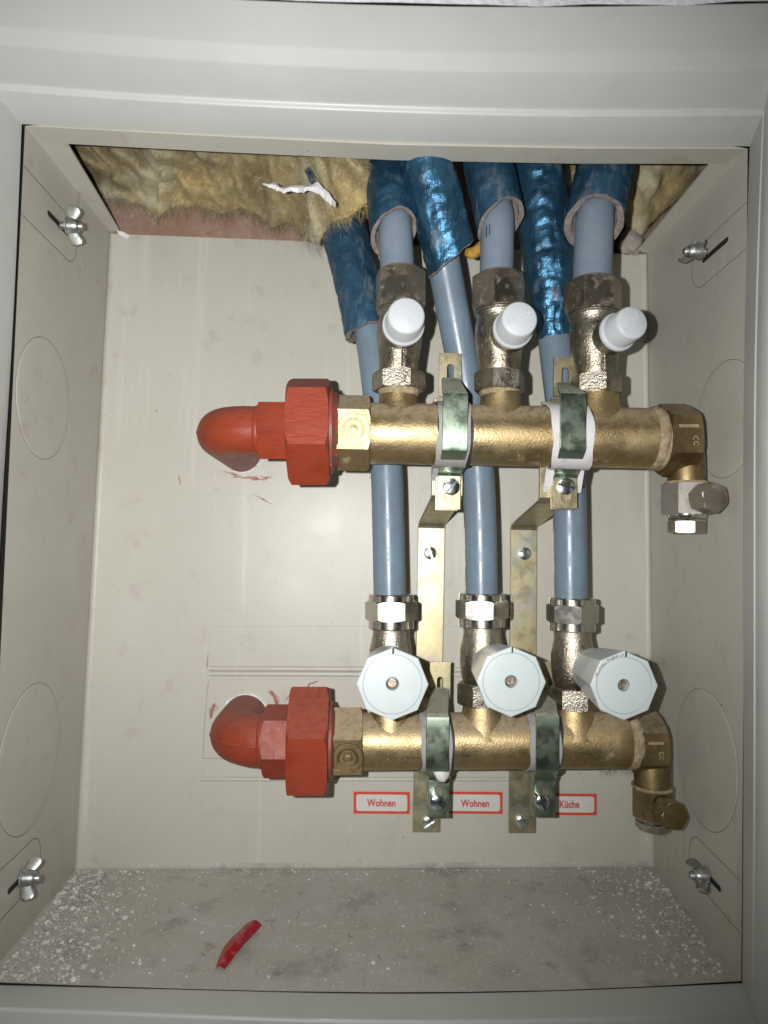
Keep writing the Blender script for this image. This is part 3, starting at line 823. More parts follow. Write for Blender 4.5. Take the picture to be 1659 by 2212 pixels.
# ================================================================== drain fittings on the right
def drain(Y, axis, x0, x1, ap_px, ph, tube_x, tube_w, y_t1, blk, ring, bot, plug0, plug1, plug_r, label, ph_blk):
    m_ = MM(x1, axis, Y)
    H0 = P(x0, axis, Y); H1 = P(x1, axis, Y)
    root = thing('drain_fitting', label, 'pipe fitting', H0, 'end drain fittings')
    ax = nrm(H1 - H0); ap = ap_px * m_
    b = MB(); b.lathe(H0 - ax * 3.0, ax, [(ap * .90, 0), (ap * .96, 2.0), (ap * .93, 3.6)], seg=40); b.obj('sealing_tape', M_hemp, root, smooth=60)
    b = MB(); b.nut(H0, H1, ap, 6, R(ph), rc=1.05)
    hx = b.obj('hexagon_cap', M_brass_old, root, smooth=25)
    a_, u_, w_ = basis(H1 - H0, (0, -1, 0))
    fa = R(ph + 30); n = math.cos(fa) * u_ + math.sin(fa) * w_
    tv = nrm(np.cross(n, a_))
    if tv[2] < 0: tv = -tv
    # stamped size marks, lying on their side
    c = (H0 + H1) / 2 + n * (ap + .03)
    b = text_mb('1', ap * .62, c + tv * ap * .22 - a_ * .5, -tv, a_, .22, 1.1); b.obj('stamp', M_hemp, hx, smooth=0)
    b = text_mb('cc', ap * .26, c - tv * ap * .22 + a_ * ap * .22, -tv, a_, .22, 1.0); b.obj('stamp', M_hemp, hx, smooth=0)
    # elbow turning down
    r = tube_w / 2 * m_
    T1 = P(tube_x, y_t1, Y); xt = T1[0]; bend = max(min(xt - H1[0] + 9.0, 17.0), 11.0)
    pts = [np.array([xt - bend - 6, Y, H1[2]]), np.array([xt - bend, Y, H1[2]])]
    for t in np.linspace(0, math.pi / 2, 12)[1:]:
        pts.append(np.array([xt - bend + bend * math.sin(t), Y, H1[2] - bend + bend * math.cos(t)]))
    pts.append(np.array([xt, Y, T1[2] - 1.0]))
    b = MB(); b.sweep(np.array(pts), [r * .86] * 4 + list(np.linspace(.88, 1.0, len(pts) - 4) * r), 36)
    b.obj('elbow', M_brass_old, root, smooth=60)
    B0 = P(tube_x, blk[0], Y); B1 = P(tube_x, blk[1], Y)
    b = MB(); b.nut(B0, B1, blk[2] * m_, 6, R(ph_blk), rc=1.08)
    blkm = M_body if Y == YU else M_brass_old
    body = b.obj('drain_body', blkm, root, smooth=25)
    b = MB(); b.lathe(B0, B1 - B0, [(r * 1.12, -1.4), (r * 1.15, -.4), (r * 1.1, .6)], seg=36); b.obj('sealing_tape', M_hemp, root, smooth=60)
    R1 = P(tube_x, ring[1], Y); Lr = np.linalg.norm(R1 - B1); rr = ring[2] * m_
    b = MB(); b.lathe(B1, R1 - B1, [(rr, -.5), (rr, Lr * .35), (rr * .94, Lr * .6), (rr * 1.0, Lr * .8), (rr * .93, Lr + .3)], seg=40)
    b.obj('spindle_ring', M_chrome, root, smooth=40)
    Q1 = P(tube_x, bot[0], Y)
    b = MB(); b.nut(R1, Q1, bot[1] * m_, 6, R(bot[2]), rc=1.06); b.obj('spindle_nut', M_nut_old, root, smooth=25)
    # hexagon plug towards the viewer
    G0 = P(*plug0); G1 = P(*plug1); pr = plug_r * MM(*plug1)
    mid = G0 + (G1 - G0) * .42
    b = MB(); b.lathe(G0 - (G1 - G0) * .3, mid - G0, [(pr * .72, 0), (pr * .72, np.linalg.norm(mid - G0) * 1.2 + 4)], seg=28); b.obj('plug_neck', M_nut_old, root, smooth=40)
    b = MB(); b.nut(mid, G1, pr, 6, R(12 if Y == YU else 25), ref=(0, 0, 1), rc=1.03); b.obj('plug', M_brass_old if Y == YL else M_nut_old, root, smooth=25)
    return root
drain(YU, 951, 1424, 1487, 70, -33, 1483, 78, 1044, (1046, 1112, 45), (0, 1126, 40), (1152, 33, 0), (1492, 1079, YU - 4), (1546, 1075, YU - 27), 29.5, 'upper end drain fitting with dark hexagon plug at the right of the upper bar', 43)
drain(YL, 1604, 1364, 1422, 57, -31, 1409, 76, 1696, (1700, 1762, 40), (0, 1774, 36), (1790, 30, 0), (1418, 1742, YL - 5), (1459, 1764, YL - 27), 27, 'lower end drain fitting with olive hexagon plug hanging near the cabinet floor', 20)

# ================================================================== upper valves with small white caps
def lock_valve(hex_px, nut_px, hexw, nutw, flange, face, fr, cr, txt_ang, label, ph_hex, ph_nut, txt='HERZ'):
    Y = YU
    hx, hy0, hy1 = hex_px; nx, ny0, ny1 = nut_px
    m_ = MM(hx, hy0, Y)
    base = P(hx, hy1, Y)
    root = thing('lockshield_valve', label, 'valve', base, 'valves with small white caps')
    H1 = P(hx, hy0, Y)
    b = MB(); b.nut(base, H1, hexw / 2 * m_ * .9, 6, R(ph_hex), rc=1.05)
    b.obj('hexagon_base', M_nickel, root, smooth=25)
    b = MB(); b.lathe(base - Z1 * 1.2, Z1, [(hexw / 2 * m_ * .74, -2), (hexw / 2 * m_ * .80, 0), (hexw / 2 * m_ * .82, 1.4)], seg=36); b.obj('sealing_tape', M_hemp, root, smooth=60)
    N0 = P(nx, ny1, Y); N1 = P(nx, ny0, Y)
    ax = N0 - H1; L = np.linalg.norm(ax)
    rb = nutw / 2 * m_
    b = MB(); b.lathe(H1, ax, [(rb * .74, -1), (rb * .78, 0), (rb * .80, L * .10), (rb * .84, L * .25), (rb * .90, L * .42), (rb * .93, L * .6), (rb * .90, L * .78), (rb * .84, L * .88), (rb * .9, L * .93), (rb * .9, L)], seg=48)
    # branch towards the cap
    Fl = P(*flange); Fc = P(*face); d = nrm(Fc - Fl)
    S = Fl - d * (Fl[1] - Y) / d[1] if abs(d[1]) > .1 else Fl
    S = Fl - d * 22.0
    frm = fr * MM(*flange); crm = cr * MM(*face)
    b.lathe(S, d, [(frm * .92, 0), (frm * .92, 12), (frm * .97, 17), (frm * .97, 21.2)], seg=40)
    body = b.obj('body', M_nickel, root, smooth=60)
    # parting line of the casting
    b = MB(); b.sweep([H1 + ax * t + np.array([0.8, -1, 0]) * rb * (.80 + .10 * t) * np.array([.12, 1, 0]) for t in np.linspace(.03, .3, 6)], [.5] * 6, 6); b.obj('parting_line', M_nickel, body)
    # union nut
    b = MB(); b.lathe(N0, N1 - N0, [(rb * .86, -2.5), (rb * .96, -2.2), (rb * .96, -1.4), (rb * .88, -1.0), (rb * .97, -.4), (rb * .97, .4)], seg=40); b.obj('thread_ring', M_nickel, root, smooth=30)
    b = MB(); b.nut(N0, N1, rb * .93, 6, R(ph_nut), rc=1.04)
    Ln = np.linalg.norm(N1 - N0)
    b.lathe(N0, N1 - N0, [(rb * .9, Ln - .2), (rb * .86, Ln + 1.0), (rb * .78, Ln + 1.9), (rb * .70, Ln + 2.1)], seg=40)
    b.obj('union_nut', M_nut_old, root, smooth=25)
    # cap
    Lc = np.linalg.norm(Fc - Fl)
    b = MB(); b.lathe(Fl, d, [(frm * .9, -.2), (frm, .3), (frm, 2.0), (frm * .97, 2.6), (crm * 1.07, 3.0), (crm * 1.04, 3.8), (crm * 1.0, Lc - 1.3), (crm * .96, Lc - .5), (crm * .88, Lc)], seg=56)
    cap = b.obj('cap', M_cap, root, smooth=50)
    u = math.cos(R(txt_ang)) * X1 + math.sin(R(txt_ang)) * Z1
    u = nrm(u - d * np.dot(u, d)); v = np.cross(d, u)
    b = text_mb(txt, crm * .44, Fl + d * (Lc + .0), u, v, .35, .95, .01)
    b.obj('lettering', M_cap, cap, smooth=0)
    return N1, rb
LV = [lock_valve((861, 806, 845), (865, 590, 668), 112, 106, (871, 704, -119), (878, 681, -137), 45.5, 40.5, -40, 'leftmost upper valve with bright white round cap', 22, 8),
      lock_valve((1079, 806, 847), (1077, 600, 672), 108, 112, (1107, 712, -119), (1123, 688, -137), 43.5, 39, 17, 'middle upper valve, its white cap scuffed at the rim', -25, -20),
      lock_valve((1287, 814, 853), (1281, 612, 678), 104, 114, (1332, 719, -119), (1367, 696, -136), 42, 36.5, 56, 'rightmost upper valve with greyer white cap tilted right', 4, 24)]

# ================================================================== lower valves with large handwheels
def reg_valve(nut_px, hex_px, nutw, handle, Rpx, tick, label, ph_nut, scrape):
    Y = YL
    nx, ny0, ny1 = nut_px; hx, hy0, hy1 = hex_px
    m_ = MM(nx, ny0, Y)
    base = P(hx, hy1, Y); root = thing('regulating_valve', label, 'valve', base, 'valves with large white handwheels')
    H1 = P(hx, hy0, Y); N0 = P(nx, ny1, Y); N1 = P(nx, ny0, Y)
    rb = nutw / 2 * m_
    b = MB(); b.nut(base, H1, rb * .84, 6, R(ph_nut + 16), rc=1.05); b.obj('hexagon_base', M_nickel, root, smooth=25)
    ax = N0 - H1; L = np.linalg.norm(ax)
    b = MB(); b.lathe(H1, ax, [(rb * .66, -1), (rb * .72, 0), (rb * .80, L * .12), (rb * .86, L * .35), (rb * .86, L * .62), (rb * .78, L * .8), (rb * .74, L * .9), (rb * .76, L)], seg=48)
    Fc = P(*handle); d = nrm(np.array([0.035 * (1 if nx > 1000 else -1) * 0, -1.0, 0.0]))
    K = Fc - d * 54.0
    b.lathe(K - d * 9, d, [(rb * .78, 0), (rb * .80, 9), (rb * .74, 12)], seg=40)
    b.obj('body', M_nickel, root, smooth=60)
    b = MB(); b.lathe(K - d * 3.5, d, [(rb * .80, 0), (rb * .84, .5), (rb * .84, 4.0), (rb * .80, 5)], seg=40); b.obj('brass_ring', M_brass, root, smooth=40)
    # compression nut: collar, hexagon, collar
    Ln = np.linalg.norm(N1 - N0); q = nrm(N1 - N0)
    b = MB()
    b.lathe(N0, q, [(rb * .70, -.2), (rb * .90, 0), (rb * .92, .6), (rb * .92, Ln * .27)], seg=48, cap1=False)
    b.nut(N0 + q * Ln * .25, N0 + q * Ln * .80, rb * .92, 6, R(ph_nut), rc=1.05)
    b.lathe(N0 + q * Ln * .79, q, [(rb * .92, 0), (rb * .92, Ln * .17), (rb * .89, Ln * .205), (rb * .72, Ln * .215)], seg=48, cap0=False)
    b.obj('compression_nut', M_chrome, root, smooth=25)
    # handwheel
    Rm = Rpx * MM(*handle); ap = Rm * math.cos(math.pi / 8)
    b = MB()
    b.lathe(K, d, [(Rm * .66, 0), (Rm * .70, .6), (Rm * .735, 13.0), (Rm * .72, 16)], seg=56)
    ref = Z1
    b.nut(K + d * 12.5, K + d * 53.2, ap * .80, 8, 0., ref=ref, ch0=True, ch1=False, rc=.94, ap1=ap * .985, sub=6, cap1=False)
    hw = b.obj('handwheel', M_handle_side, root, smooth=25, label='octagonal handwheel with pale flat front')
    b = MB()
    # front: octagonal plate with shallow bevel, round groove, disc, bore
    a_, u_, w_ = basis(d, ref)
    kk = 48; th = np.arange(kk) * 2 * math.pi / kk
    sh = 1 / np.cos((th % (math.pi / 4)) - math.pi / 8)
    dirs = np.cos(th)[:, None] * u_ + np.sin(th)[:, None] * w_
    F0 = K + d * 53.2
    ro = ap * .985 * sh
    rd = Rm * .80; rh = Rm * .175
    fl = lambda r_, t_: F0 + d * t_ + dirs * (r_[:, None] if isinstance(r_, np.ndarray) else r_)
    b.grid([fl(ro, 0), fl(ro * .985, .45), fl(ro * .965, .6), fl(rd * 1.02, .75), fl(rd * 1.008, .2), fl(rd, -.35), fl(rd * .992, -.35), fl(rd * .985, .35), fl(rd * .96, .45), fl(rh * 1.12, .45), fl(rh, .1), fl(rh, -7.0)], True)
    fr_ = b.obj('front_plate', M_handle, hw, smooth=30)
    b = MB(); b.lathe(F0 - d * 5.5, d, [(rh * 1.05, 0), (rh * .8, .5), (rh * .7, 1.2)], seg=24)
    b.box(F0 - d * 4.2, u_ * rh * .7, w_ * .5, d * .5)
    b.obj('spindle_screw', M_nut_old, hw, smooth=30)
    ta, tw, tl = tick
    t0 = F0 + d * .86; rad = math.cos(R(ta)) * u_ + math.sin(R(ta)) * w_; tg = np.cross(d, rad)
    b = MB(); b.box(t0 + rad * (Rm * .895), rad * tl, tg * tw, d * .12); b.obj('pointer_mark', M_ink, hw, smooth=0)
    # faint raised marks: minus and plus in circles and lettering along the lower left
    b = MB()
    def circ(cx, cy, r0):
        c = F0 + d * .44 + X1 * cx + Z1 * cy
        a2, uu, ww = basis(d, Z1); t2 = np.arange(28) * 2 * math.pi / 28
        dd = np.cos(t2)[:, None] * uu + np.sin(t2)[:, None] * ww
        b.grid([c + dd * r0, c + dd * r0 + d * .25, c + dd * (r0 + .45) + d * .25, c + dd * (r0 + .45)], True)
        return c
    c = circ(-Rm * .36, Rm * .42, Rm * .11); b.box(c + d * .1, X1 * Rm * .06, Z1 * .22, d * .15)
    c = circ(Rm * .42, -Rm * .34, Rm * .11); b.box(c + d * .1, X1 * Rm * .06, Z1 * .22, d * .15); b.box(c + d * .11, Z1 * Rm * .06, X1 * .22, d * .15)
    b.obj('plus_minus_marks', M_handle, fr_, smooth=0)
    if scrape:
        rr = random.Random(3); b = MB()
        for _ in range(scrape):
            a5 = R(rr.uniform(2, 78)); r5 = Rm * rr.uniform(.825, .88); l5 = rr.uniform(.3, 1.0); t5 = rr.uniform(.1, .3)
            dr = math.cos(a5) * u_ + math.sin(a5) * w_; tg5 = np.cross(d, dr); c5 = F0 + dr * r5 + d * .80
            b.add([c5 - tg5 * l5, c5 + dr * t5, c5 + tg5 * l5 * .8, c5 - dr * t5 * .7], [(0, 1, 2, 3)])
        b.obj('scrape', M_hemp, fr_, smooth=0)
    a2 = R(-38); u2 = -(math.cos(a2) * X1 + math.sin(a2) * Z1); v2 = np.cross(d, u2)
    b = text_mb('HERZ', Rm * .17, F0 + d * .44 - X1 * Rm * .36 - Z1 * Rm * .40, u2, v2, .25, 1.0, .01); b.obj('lettering', M_handle, fr_, smooth=0)
    return N1, rb
RV = [reg_valve((845, 1283, 1358), (842, 1478, 1521), 106, (848, 1478, -124), 79.5, (0, .55, 1.5), 'leftmost lower valve with large handwheel facing straight out', 28, 0),
      reg_valve((1041, 1281, 1354), (1040, 1474, 1521), 108, (1105, 1473, -124), 77, (-1, .4, 1.7), 'middle lower valve with large handwheel between the two brackets', 14, 0),
      reg_valve((1236, 1291, 1362), (1238, 1484, 1528), 106, (1349, 1481, -124), 75.5, (-3, .45, 1.6), 'rightmost lower valve with large handwheel scraped brown at the rim', 2, 70)]

# worn ink marks printed along the two bars
def bar_print(Y, axis, r, marks, root, seed):
    rr = random.Random(seed); b = MB()
    for (x0, x1, y0) in marks:
        for _ in range(int((x1 - x0) / 3.0)):
            x = rr.uniform(x0, x1); y = y0 + rr.gauss(0, 2.2); l = rr.uniform(.8, 2.4); t = rr.uniform(.5, 1.5)
            quad = []
            for dx, dy in ((-l, -t), (l, -t * .6), (l * .7, t), (-l * .6, t * .8)):
                ang = (y + dy - axis[1]) / axis[2]
                zc = axis[0][2] - math.sin(ang) * (r + .06); yc = Y - math.cos(ang) * (r + .06)
                q = P(x + dx, y + dy, yc); quad.append(np.array([q[0], yc, zc]))
            b.add(quad, [(0, 1, 2, 3)])
    b.obj('print_mark', M_ink, root, smooth=0)
bar_print(YU, (P(900, 940, YU), 940, 66), UR, [(872, 905, 920), (1072, 1122, 914)], up_m, 5)
bar_print(YL, (P(900, 1601, YL), 1601, 59), LR, [(866, 905, 1622), (1000, 1022, 1614)], lo_m, 6)

# ================================================================== brackets, clamps, screws
def screw(mb, c, n, r, h, ang, shank=0.):
    """slotted pan head: two halves standing on a disc; c is the seat"""
    n = nrm(n); a_, u, w = basis(n, Z1 if abs(n[2]) < .9 else X1)
    s = math.cos(ang) * u + math.sin(ang) * w; t = np.cross(n, s)
    if shank: mb.lathe(c - n * .2, n, [(r * .5, 0), (r * .5, shank + .3)], seg=20); c = c + n * shank
    mb.lathe(c, n, [(r * .96, 0), (r, .25), (r, h * .55)], seg=32)
    for sg in (-1, 1):
        g = .16 * r; k = 16
        a0 = math.asin(g / r); th = np.linspace(a0, math.pi - a0, k)
        def arc(rr, hh): return np.array([c + n * hh + s * rr * math.cos(x) + t * sg * max(rr * math.sin(x), g) for x in th])
        A, B, D = arc(r, h * .5), arc(r * .97, h * .8), arc(r * .72, h)
        mb.add(np.concatenate([A, B, D]), [(i, i + 1, i + 1 + k, i + k) for i in range(2 * k - 1) if i % k != k - 1] + [tuple(range(2 * k, 3 * k))] + [(0, k, 2 * k, 3 * k - 1, 2 * k - 1, k - 1)])

def bracket(xw0, xw1, xtop, y_end, scr, label):
    X = P(*xw0, -3)[0]
    root = thing('wall_bracket', label, 'bracket', P(*xw1, -3), 'zinc plated wall brackets')
    pts = [(X + 1.5, YU + 17, P(960, 862, YU + 17)[2]), (X + 1, YU + 19, P(960, 1000, YU + 19)[2]), (X + 1, YU + 19, P(960, 1070, YU + 19)[2]), (X + .7, YU + 20.5, P(960, 1079, YU + 20.5)[2]),
           (X, -5.0, P(930, 1131, -5)[2]), (X, -3.0, P(930, 1141, -3)[2])]
    e = P(*xw1, -3)
    for t in np.linspace(0, 1, 6)[1:]:
        pts.append((X + (e[0] - X) * t, -3.0, pts[5][2] + (e[2] - pts[5][2]) * t))
    b = MB(); b.band(pts, X1, 9.7, 2.0)
    o = bev(b.obj('strip', M_zinc, root, smooth=20), .4)
    for (x, y, a) in scr:
        b = MB(); screw(b, P(x, y, -4.0), fwd, 4.6, 2.6, a); b.obj('screw', M_screw, root, smooth=30)
    # stand-off block that carries the lower clamp
    cz = P(*xw0, -3)
    zc = P(945, 1600, YL)[2]
    b = MB(); b.box((X, (-4 + YL + 18) / 2, zc), X1 * 7, np.array([0, (YL + 18 + 4) / 2, 0]), Z1 * 16); b.obj('stand_off', M_zinc, root)
    return root
bracket((932, 1150), (921, 1797), 955, 0, [(929, 1195, .35), (925, 1778, -1.0)], 'left zinc wall bracket strip with slotted screws')
bracket((1131, 1150), (1128, 1799), 1150, 0, [(1133, 1196, 1.2), (1127, 1776, .2)], 'right zinc wall bracket strip with slotted screws')

def clamp(Y, rbar, axis_y, cx, wpx, tab_y0, slot_y, f0, f1, end_y, scr, paper, label, tx, mfront, long_screw=0., slot_up=True, extra=0.):
    """cx: photo x of the strap's front face, tx: photo x of the tab plate"""
    yb = Y + 15.5; yf = Y - rbar - 2.6
    hw = wpx / 2 * MM(cx, f0, yf)
    Xc = P(cx, f0, yf)[0]; Xt = P(tx, end_y, yb)[0]
    zt_, zs, ze = P(tx, tab_y0, yb)[2], P(tx, slot_y, yb)[2], P(tx, end_y, yb)[2]
    root = thing('pipe_clamp', label, 'pipe clamp', (Xt, yb, ze), 'zinc plated pipe clamps')
    # back plate: upper tab with a slot, and the part behind the bar
    zb = P(tx, f0 + 8, yb)[2]
    hh = (zt_ - zb) / 2
    b = MB(); b.holed((Xt, yb + .2, zt_ - hh), X1, Z1, hw * .96, hh, hw * .30, hh * .66, 1.6, off=(0, -hh * .16))
    b.obj('slotted_tab', M_zinc, root, smooth=20)
    b = MB(); b.box((Xt - 1.0, yb + 1.2, (zb + ze) / 2 - .6), X1 * hw * .98, np.array([0, .9, 0]), Z1 * ((zb - ze) / 2)); bev(b.obj('back_plate', M_zinc, root), .3)
    # strap: hook, top slope, front, bottom slope
    zf0, zf1 = P(cx, f0, yf)[2], P(cx, f1, yf)[2]
    z2 = P(tx, f1 + 14, yb - 3)[2] if Y == YL else P(cx, axis_y, Y)[2] - rbar - 3.9
    pth = [(Xt - .5, yb - 1.5, zs + 2.2), (Xt + .2, yb - 2.5, zs + 1.0), (Xc - .4, yf + 1.6, zf0 + 1.0), (Xc, yf + .2, zf0 - .4), (Xc, yf, zf0 - 2.2), (Xc, yf, (zf0 + zf1) / 2), (Xc, yf, zf1 + 2.0), (Xc - .1, yf + .5, zf1 + .3),
           (Xc - (Xc - Xt) * .5, Y + 1.0, z2 + 1.6) if Y == YU else (Xc - (Xc - Xt) * .6, yb - 12.0, z2 + (zf1 - z2) * .32), (Xt + .3, yb - 4.2, z2 + .9), (Xt, yb - 2.6, z2 - .8), (Xt, yb - 2.4, z2 - 2.0)]
    b = MB(); b.band(pth, X1, [hw * .55, hw * .8, hw * .98] + [hw] * (len(pth) - 3), 1.5)
    bev(b.obj('strap', mfront, root, smooth=28), .3)
    b = MB(); hb = (z2 - 1.0 - ze) / 2
    b.holed((Xt, yb - 1.7, ze + hb), X1, Z1, hw * .98, hb, hw * .34, hb * .62, 1.5, off=(0, hb * .02))
    bev(b.obj('lower_tab', mfront if Y == YL else M_zinc, root, smooth=20), .2)
    # screw
    sp = P(*scr[:2], yb - 3.2 - long_screw)
    b = MB()
    if long_screw: screw(b, np.array([sp[0], yb - 3.0, sp[2]]), fwd, 4.6, 2.8, scr[2], shank=long_screw)
    else: screw(b, sp, fwd, 5.2, 2.6, scr[2])
    b.obj('screw', M_screw, root, smooth=30)
    # liner between strap and bar, edges uneven, with its black core
    Ac = P(cx, axis_y, Y)
    r = random.Random(int(cx))
    def sleeve(r0, r1, el, er, a0, a1, material, name, wob, tail=0.):
        k = 40; rings = []
        ph1, ph2 = r.uniform(0, 6), r.uniform(0, 6)
        for i in range(k):
            t = i / (k - 1); a = R(a0 + (a1 - a0) * t)
            d_ = np.array([0, -math.cos(a), math.sin(a)])
            c = np.array([Xc, Ac[1], Ac[2]])
            wl = el + wob * math.sin(t * 7 + ph1) + .35 * math.sin(t * 23 + ph2); wr = er + wob * math.sin(t * 6 + ph2) + .35 * math.sin(t * 19 + ph1)
            sh = lean * max(0, t - .62) / .38 - 1.8 * max(0, .22 - t) / .22
            rings.append(np.array([c + d_ * r0 + X1 * (-wl + sh), c + d_ * r0 + X1 * (wr + sh), c + d_ * r1 + X1 * (wr + sh), c + d_ * r1 + X1 * (-wl + sh)]))
        if tail:
            for j in range(1, 4):
                rings.append(rings[-1] + np.array([0, 2.4, -tail / 3]))
        b = MB(); b.grid(rings, True, True, True); return b.obj(name, material, root, smooth=50)
    el, er, mt, tail, lean = paper
    sleeve(rbar + .05, rbar + .85, hw + el - .6, hw + er + 1.1, 118, -126, M_black, 'rubber_core', .5, tail * .9)
    sleeve(rbar + .9, rbar + 1.7, hw + el, hw + er, 112, -122, mt, 'liner', .6, tail)
    return root
cl = [clamp(YU, UR, 940, 984, 55, 764, 826, 850, 973, 1101, (974, 1052, -.75), (2.2, 2.2, M_liner_grey, 9., 0.), 'left clamp on the upper bar, green tinted strap', 968, M_green),
      clamp(YU, UR, 944, 1238, 57, 774, 836, 850, 973, 1099, (1222, 1051, 1.35), (3.6, 5.0, M_liner, 15., 5.0), 'right clamp on the upper bar, white liner sticking out', 1218, M_green),
      clamp(YL, LR, 1600, 946, 50, 1429, 1492, 1549, 1666, 1762, (943, 1733, 1.05), (2.2, 2.4, M_liner_grey, 3., -1.5), 'left clamp on the lower bar beside the left sticker', 946, M_green, long_screw=13.),
      clamp(YL, LR, 1598, 1183, 51, 1429, 1492, 1547, 1666, 1761, (1171, 1732, .35), (2.2, 2.4, M_liner_grey, 3., -1.5), 'right clamp on the lower bar beside the kitchen sticker', 1174, M_green, long_screw=13.)]
# blob of plaster on the lower left clamp
b = MB(); c = P(955, 1672, YL - LR - 3)
pts = []
b.lathe(c + [0, 3, -1], (0.2, -1, .3), [(4.5, -1), (5.0, .6), (3.6, 2.2), (1.5, 3.0)], seg=12)
v = b.v[0]
for i in range(len(v)): v[i] += np.array([1.9, .8, .8]) * fbm(v[i], .35)
b.obj('plaster_blob', M_stk_white, cl[2], smooth=60)

# ================================================================== pipes and their insulation
def spline(pts, n):
    pts = np.array(pts, float); d = np.r_[0, np.cumsum(np.linalg.norm(np.diff(pts, axis=0), axis=1))]
    t = np.linspace(0, d[-1], n)
    q = np.stack([np.interp(t, d, pts[:, k]) for k in range(3)], 1)
    for _ in range(max(2, n // 6)):
        q[1:-1] = (q[:-2] + 2 * q[1:-1] + q[2:]) / 4
    return q
def sleeve_shell(root, path, r_out, r_in, material, crease, cut, seed, lab=None, longw=.5, foam=True, front=None):
    """path from the open end upwards. cut: (depth, angle) slant of the open end"""
    pts = np.array(path, float); n = len(pts)
    seg = 64
    tan = np.gradient(pts, axis=0)
    a, u, w = basis(tan[0], (0, -1, 0))
    th = np.arange(seg) * 2 * math.pi / seg
    r_out = np.broadcast_to(np.asarray(r_out, float), (n,))
    outer = []; ends = None
    arc = np.r_[0, np.cumsum(np.linalg.norm(np.diff(pts, axis=0), axis=1))]
    for i in range(n):
        t = nrm(tan[i]); u = nrm(u - t * np.dot(u, t)); w = np.cross(t, u)
        ring = []
        for x in th:
            d_ = math.cos(x) * u + math.sin(x) * w
            s_ = arc[i]
            h = 0.
            # lengthwise pleats and cross wrinkles of the foil
            h += longw * (abs(mnoise.noise(Vector((math.cos(x) * 3 + seed, math.sin(x) * 3, s_ * .02)))) * -1.6)
            q_ = mnoise.noise(Vector((math.cos(x) * 1.3 + seed * 3, math.sin(x) * 1.3, s_ * .13)))
            h += crease * (-2.4 * (1 - min(1, abs(q_) * 1.4)) ** 5 + .4)
            h += crease * -1.5 * (1 - min(1, abs(mnoise.noise(Vector((math.cos(x) * 2.6 + seed, math.sin(x) * 2.6 + 9, s_ * .30)))) * 1.6)) ** 4
            if front is not None: h = .25 * h + .75 * h * math.exp(-((((x - front[0] + math.pi) % (2 * math.pi)) - math.pi) / front[1]) ** 2)
            r_ = r_out[i] + h
            off = cut[0] * math.cos(x - cut[1]) * math.exp(-s_ / 22.0)
            if i == 0: off += 1.2 * mnoise.noise(Vector((math.cos(x) * 2.2 + seed, math.sin(x) * 2.2, 4.4)))
            ring.append(pts[i] + d_ * r_ + t * off)
        outer.append(np.array(ring))
        if i == 0: u0, w0, t0 = u.copy(), w.copy(), t.copy()
    b = MB(); b.grid(outer, True)
    o = b.obj('insulation_sleeve', material, root, smooth=60, label=lab)
    if not foam: return o
    # foam: cut face and bore
    def ringat(rr, off):
        out = []
        for j, x in enumerate(th):
            base = outer[0][j]; ctr = pts[0] + t0 * np.dot(base - pts[0], t0)
            d_ = nrm(base - ctr)
            out.append(ctr + d_ * rr + t0 * (off + .5 * mnoise.noise(Vector((math.cos(x) * 5 + seed, math.sin(x) * 5, rr)))))
        return np.array(out)
    ro = r_out[0]
    b = MB(); b.grid([outer[0] + t0 * .4 * 1, ringat(ro * .97, -.25), ringat((ro + r_in) / 2, -.5), ringat(r_in + .4, -.1), ringat(r_in, .8), ringat(r_in, 6.), ringat(r_in * .85, 9.)], True)
    b.obj('foam_lining', M_foam, o, smooth=40)
    return o
def pipe(path_px, r_px_ref, material, label, n=40):
    pts = spline([P(*q) for q in path_px], n)
    x, y, Y = path_px[0]
    r = r_px_ref * MM(x, y, Y)
    root = thing('heating_pipe', label, 'pipe', pts[0], 'blue grey heating pipes')
    b = MB(); b.sweep(pts, [r] * n, 32); b.obj('tube', material, root, smooth=60)
    return root, pts, r
# three from the upper valves
u1, pt, r = pipe([(859, 592, YU), (853, 490, YU), (848, 440, -94), (842, 380, -86), (842, 300, -78)], 37, M_pipe_up, 'heating pipe rising from the leftmost upper valve into a crumpled blue sleeve')
sleeve_shell(u1, spline([P(851, 503, -98), P(844, 440, -94), P(842, 380, -87), P(846, 320, -80), P(848, 240, -76)], 46), 14.8, r + 1.2, M_foil, .35, (7.5, 0.55), 1.3, longw=.5)
u2, pt, r = pipe([(1072, 602, YU), (1075, 470, YU), (1066, 420, -94), (1058, 340, -90), (1052, 260, -86)], 36, M_pipe_up, 'heating pipe rising from the middle upper valve')
sleeve_shell(u2, spline([P(1082, 480, -98), P(1070, 430, -96), P(1052, 345, -92), P(1042, 240, -88)], 40), 15.4, r + 1.6, M_foil_dull,   .25, (6.5, 0.5), 2.1, longw=.35)
u3, pt, r = pipe([(1279, 614, YU), (1284, 470, YU), (1292, 420, -96), (1304, 340, -90), (1316, 260, -84)], 41, M_pipe_up, 'heating pipe rising from the rightmost upper valve')
sleeve_shell(u3, spline([P(1283, 482, -98), P(1292, 430, -96), P(1310, 345, -91), P(1326, 240, -86)], 40), 17.8, r + 1.6, M_foil_dull, .3, (7.5, 0.0), 3.7, longw=1.0)
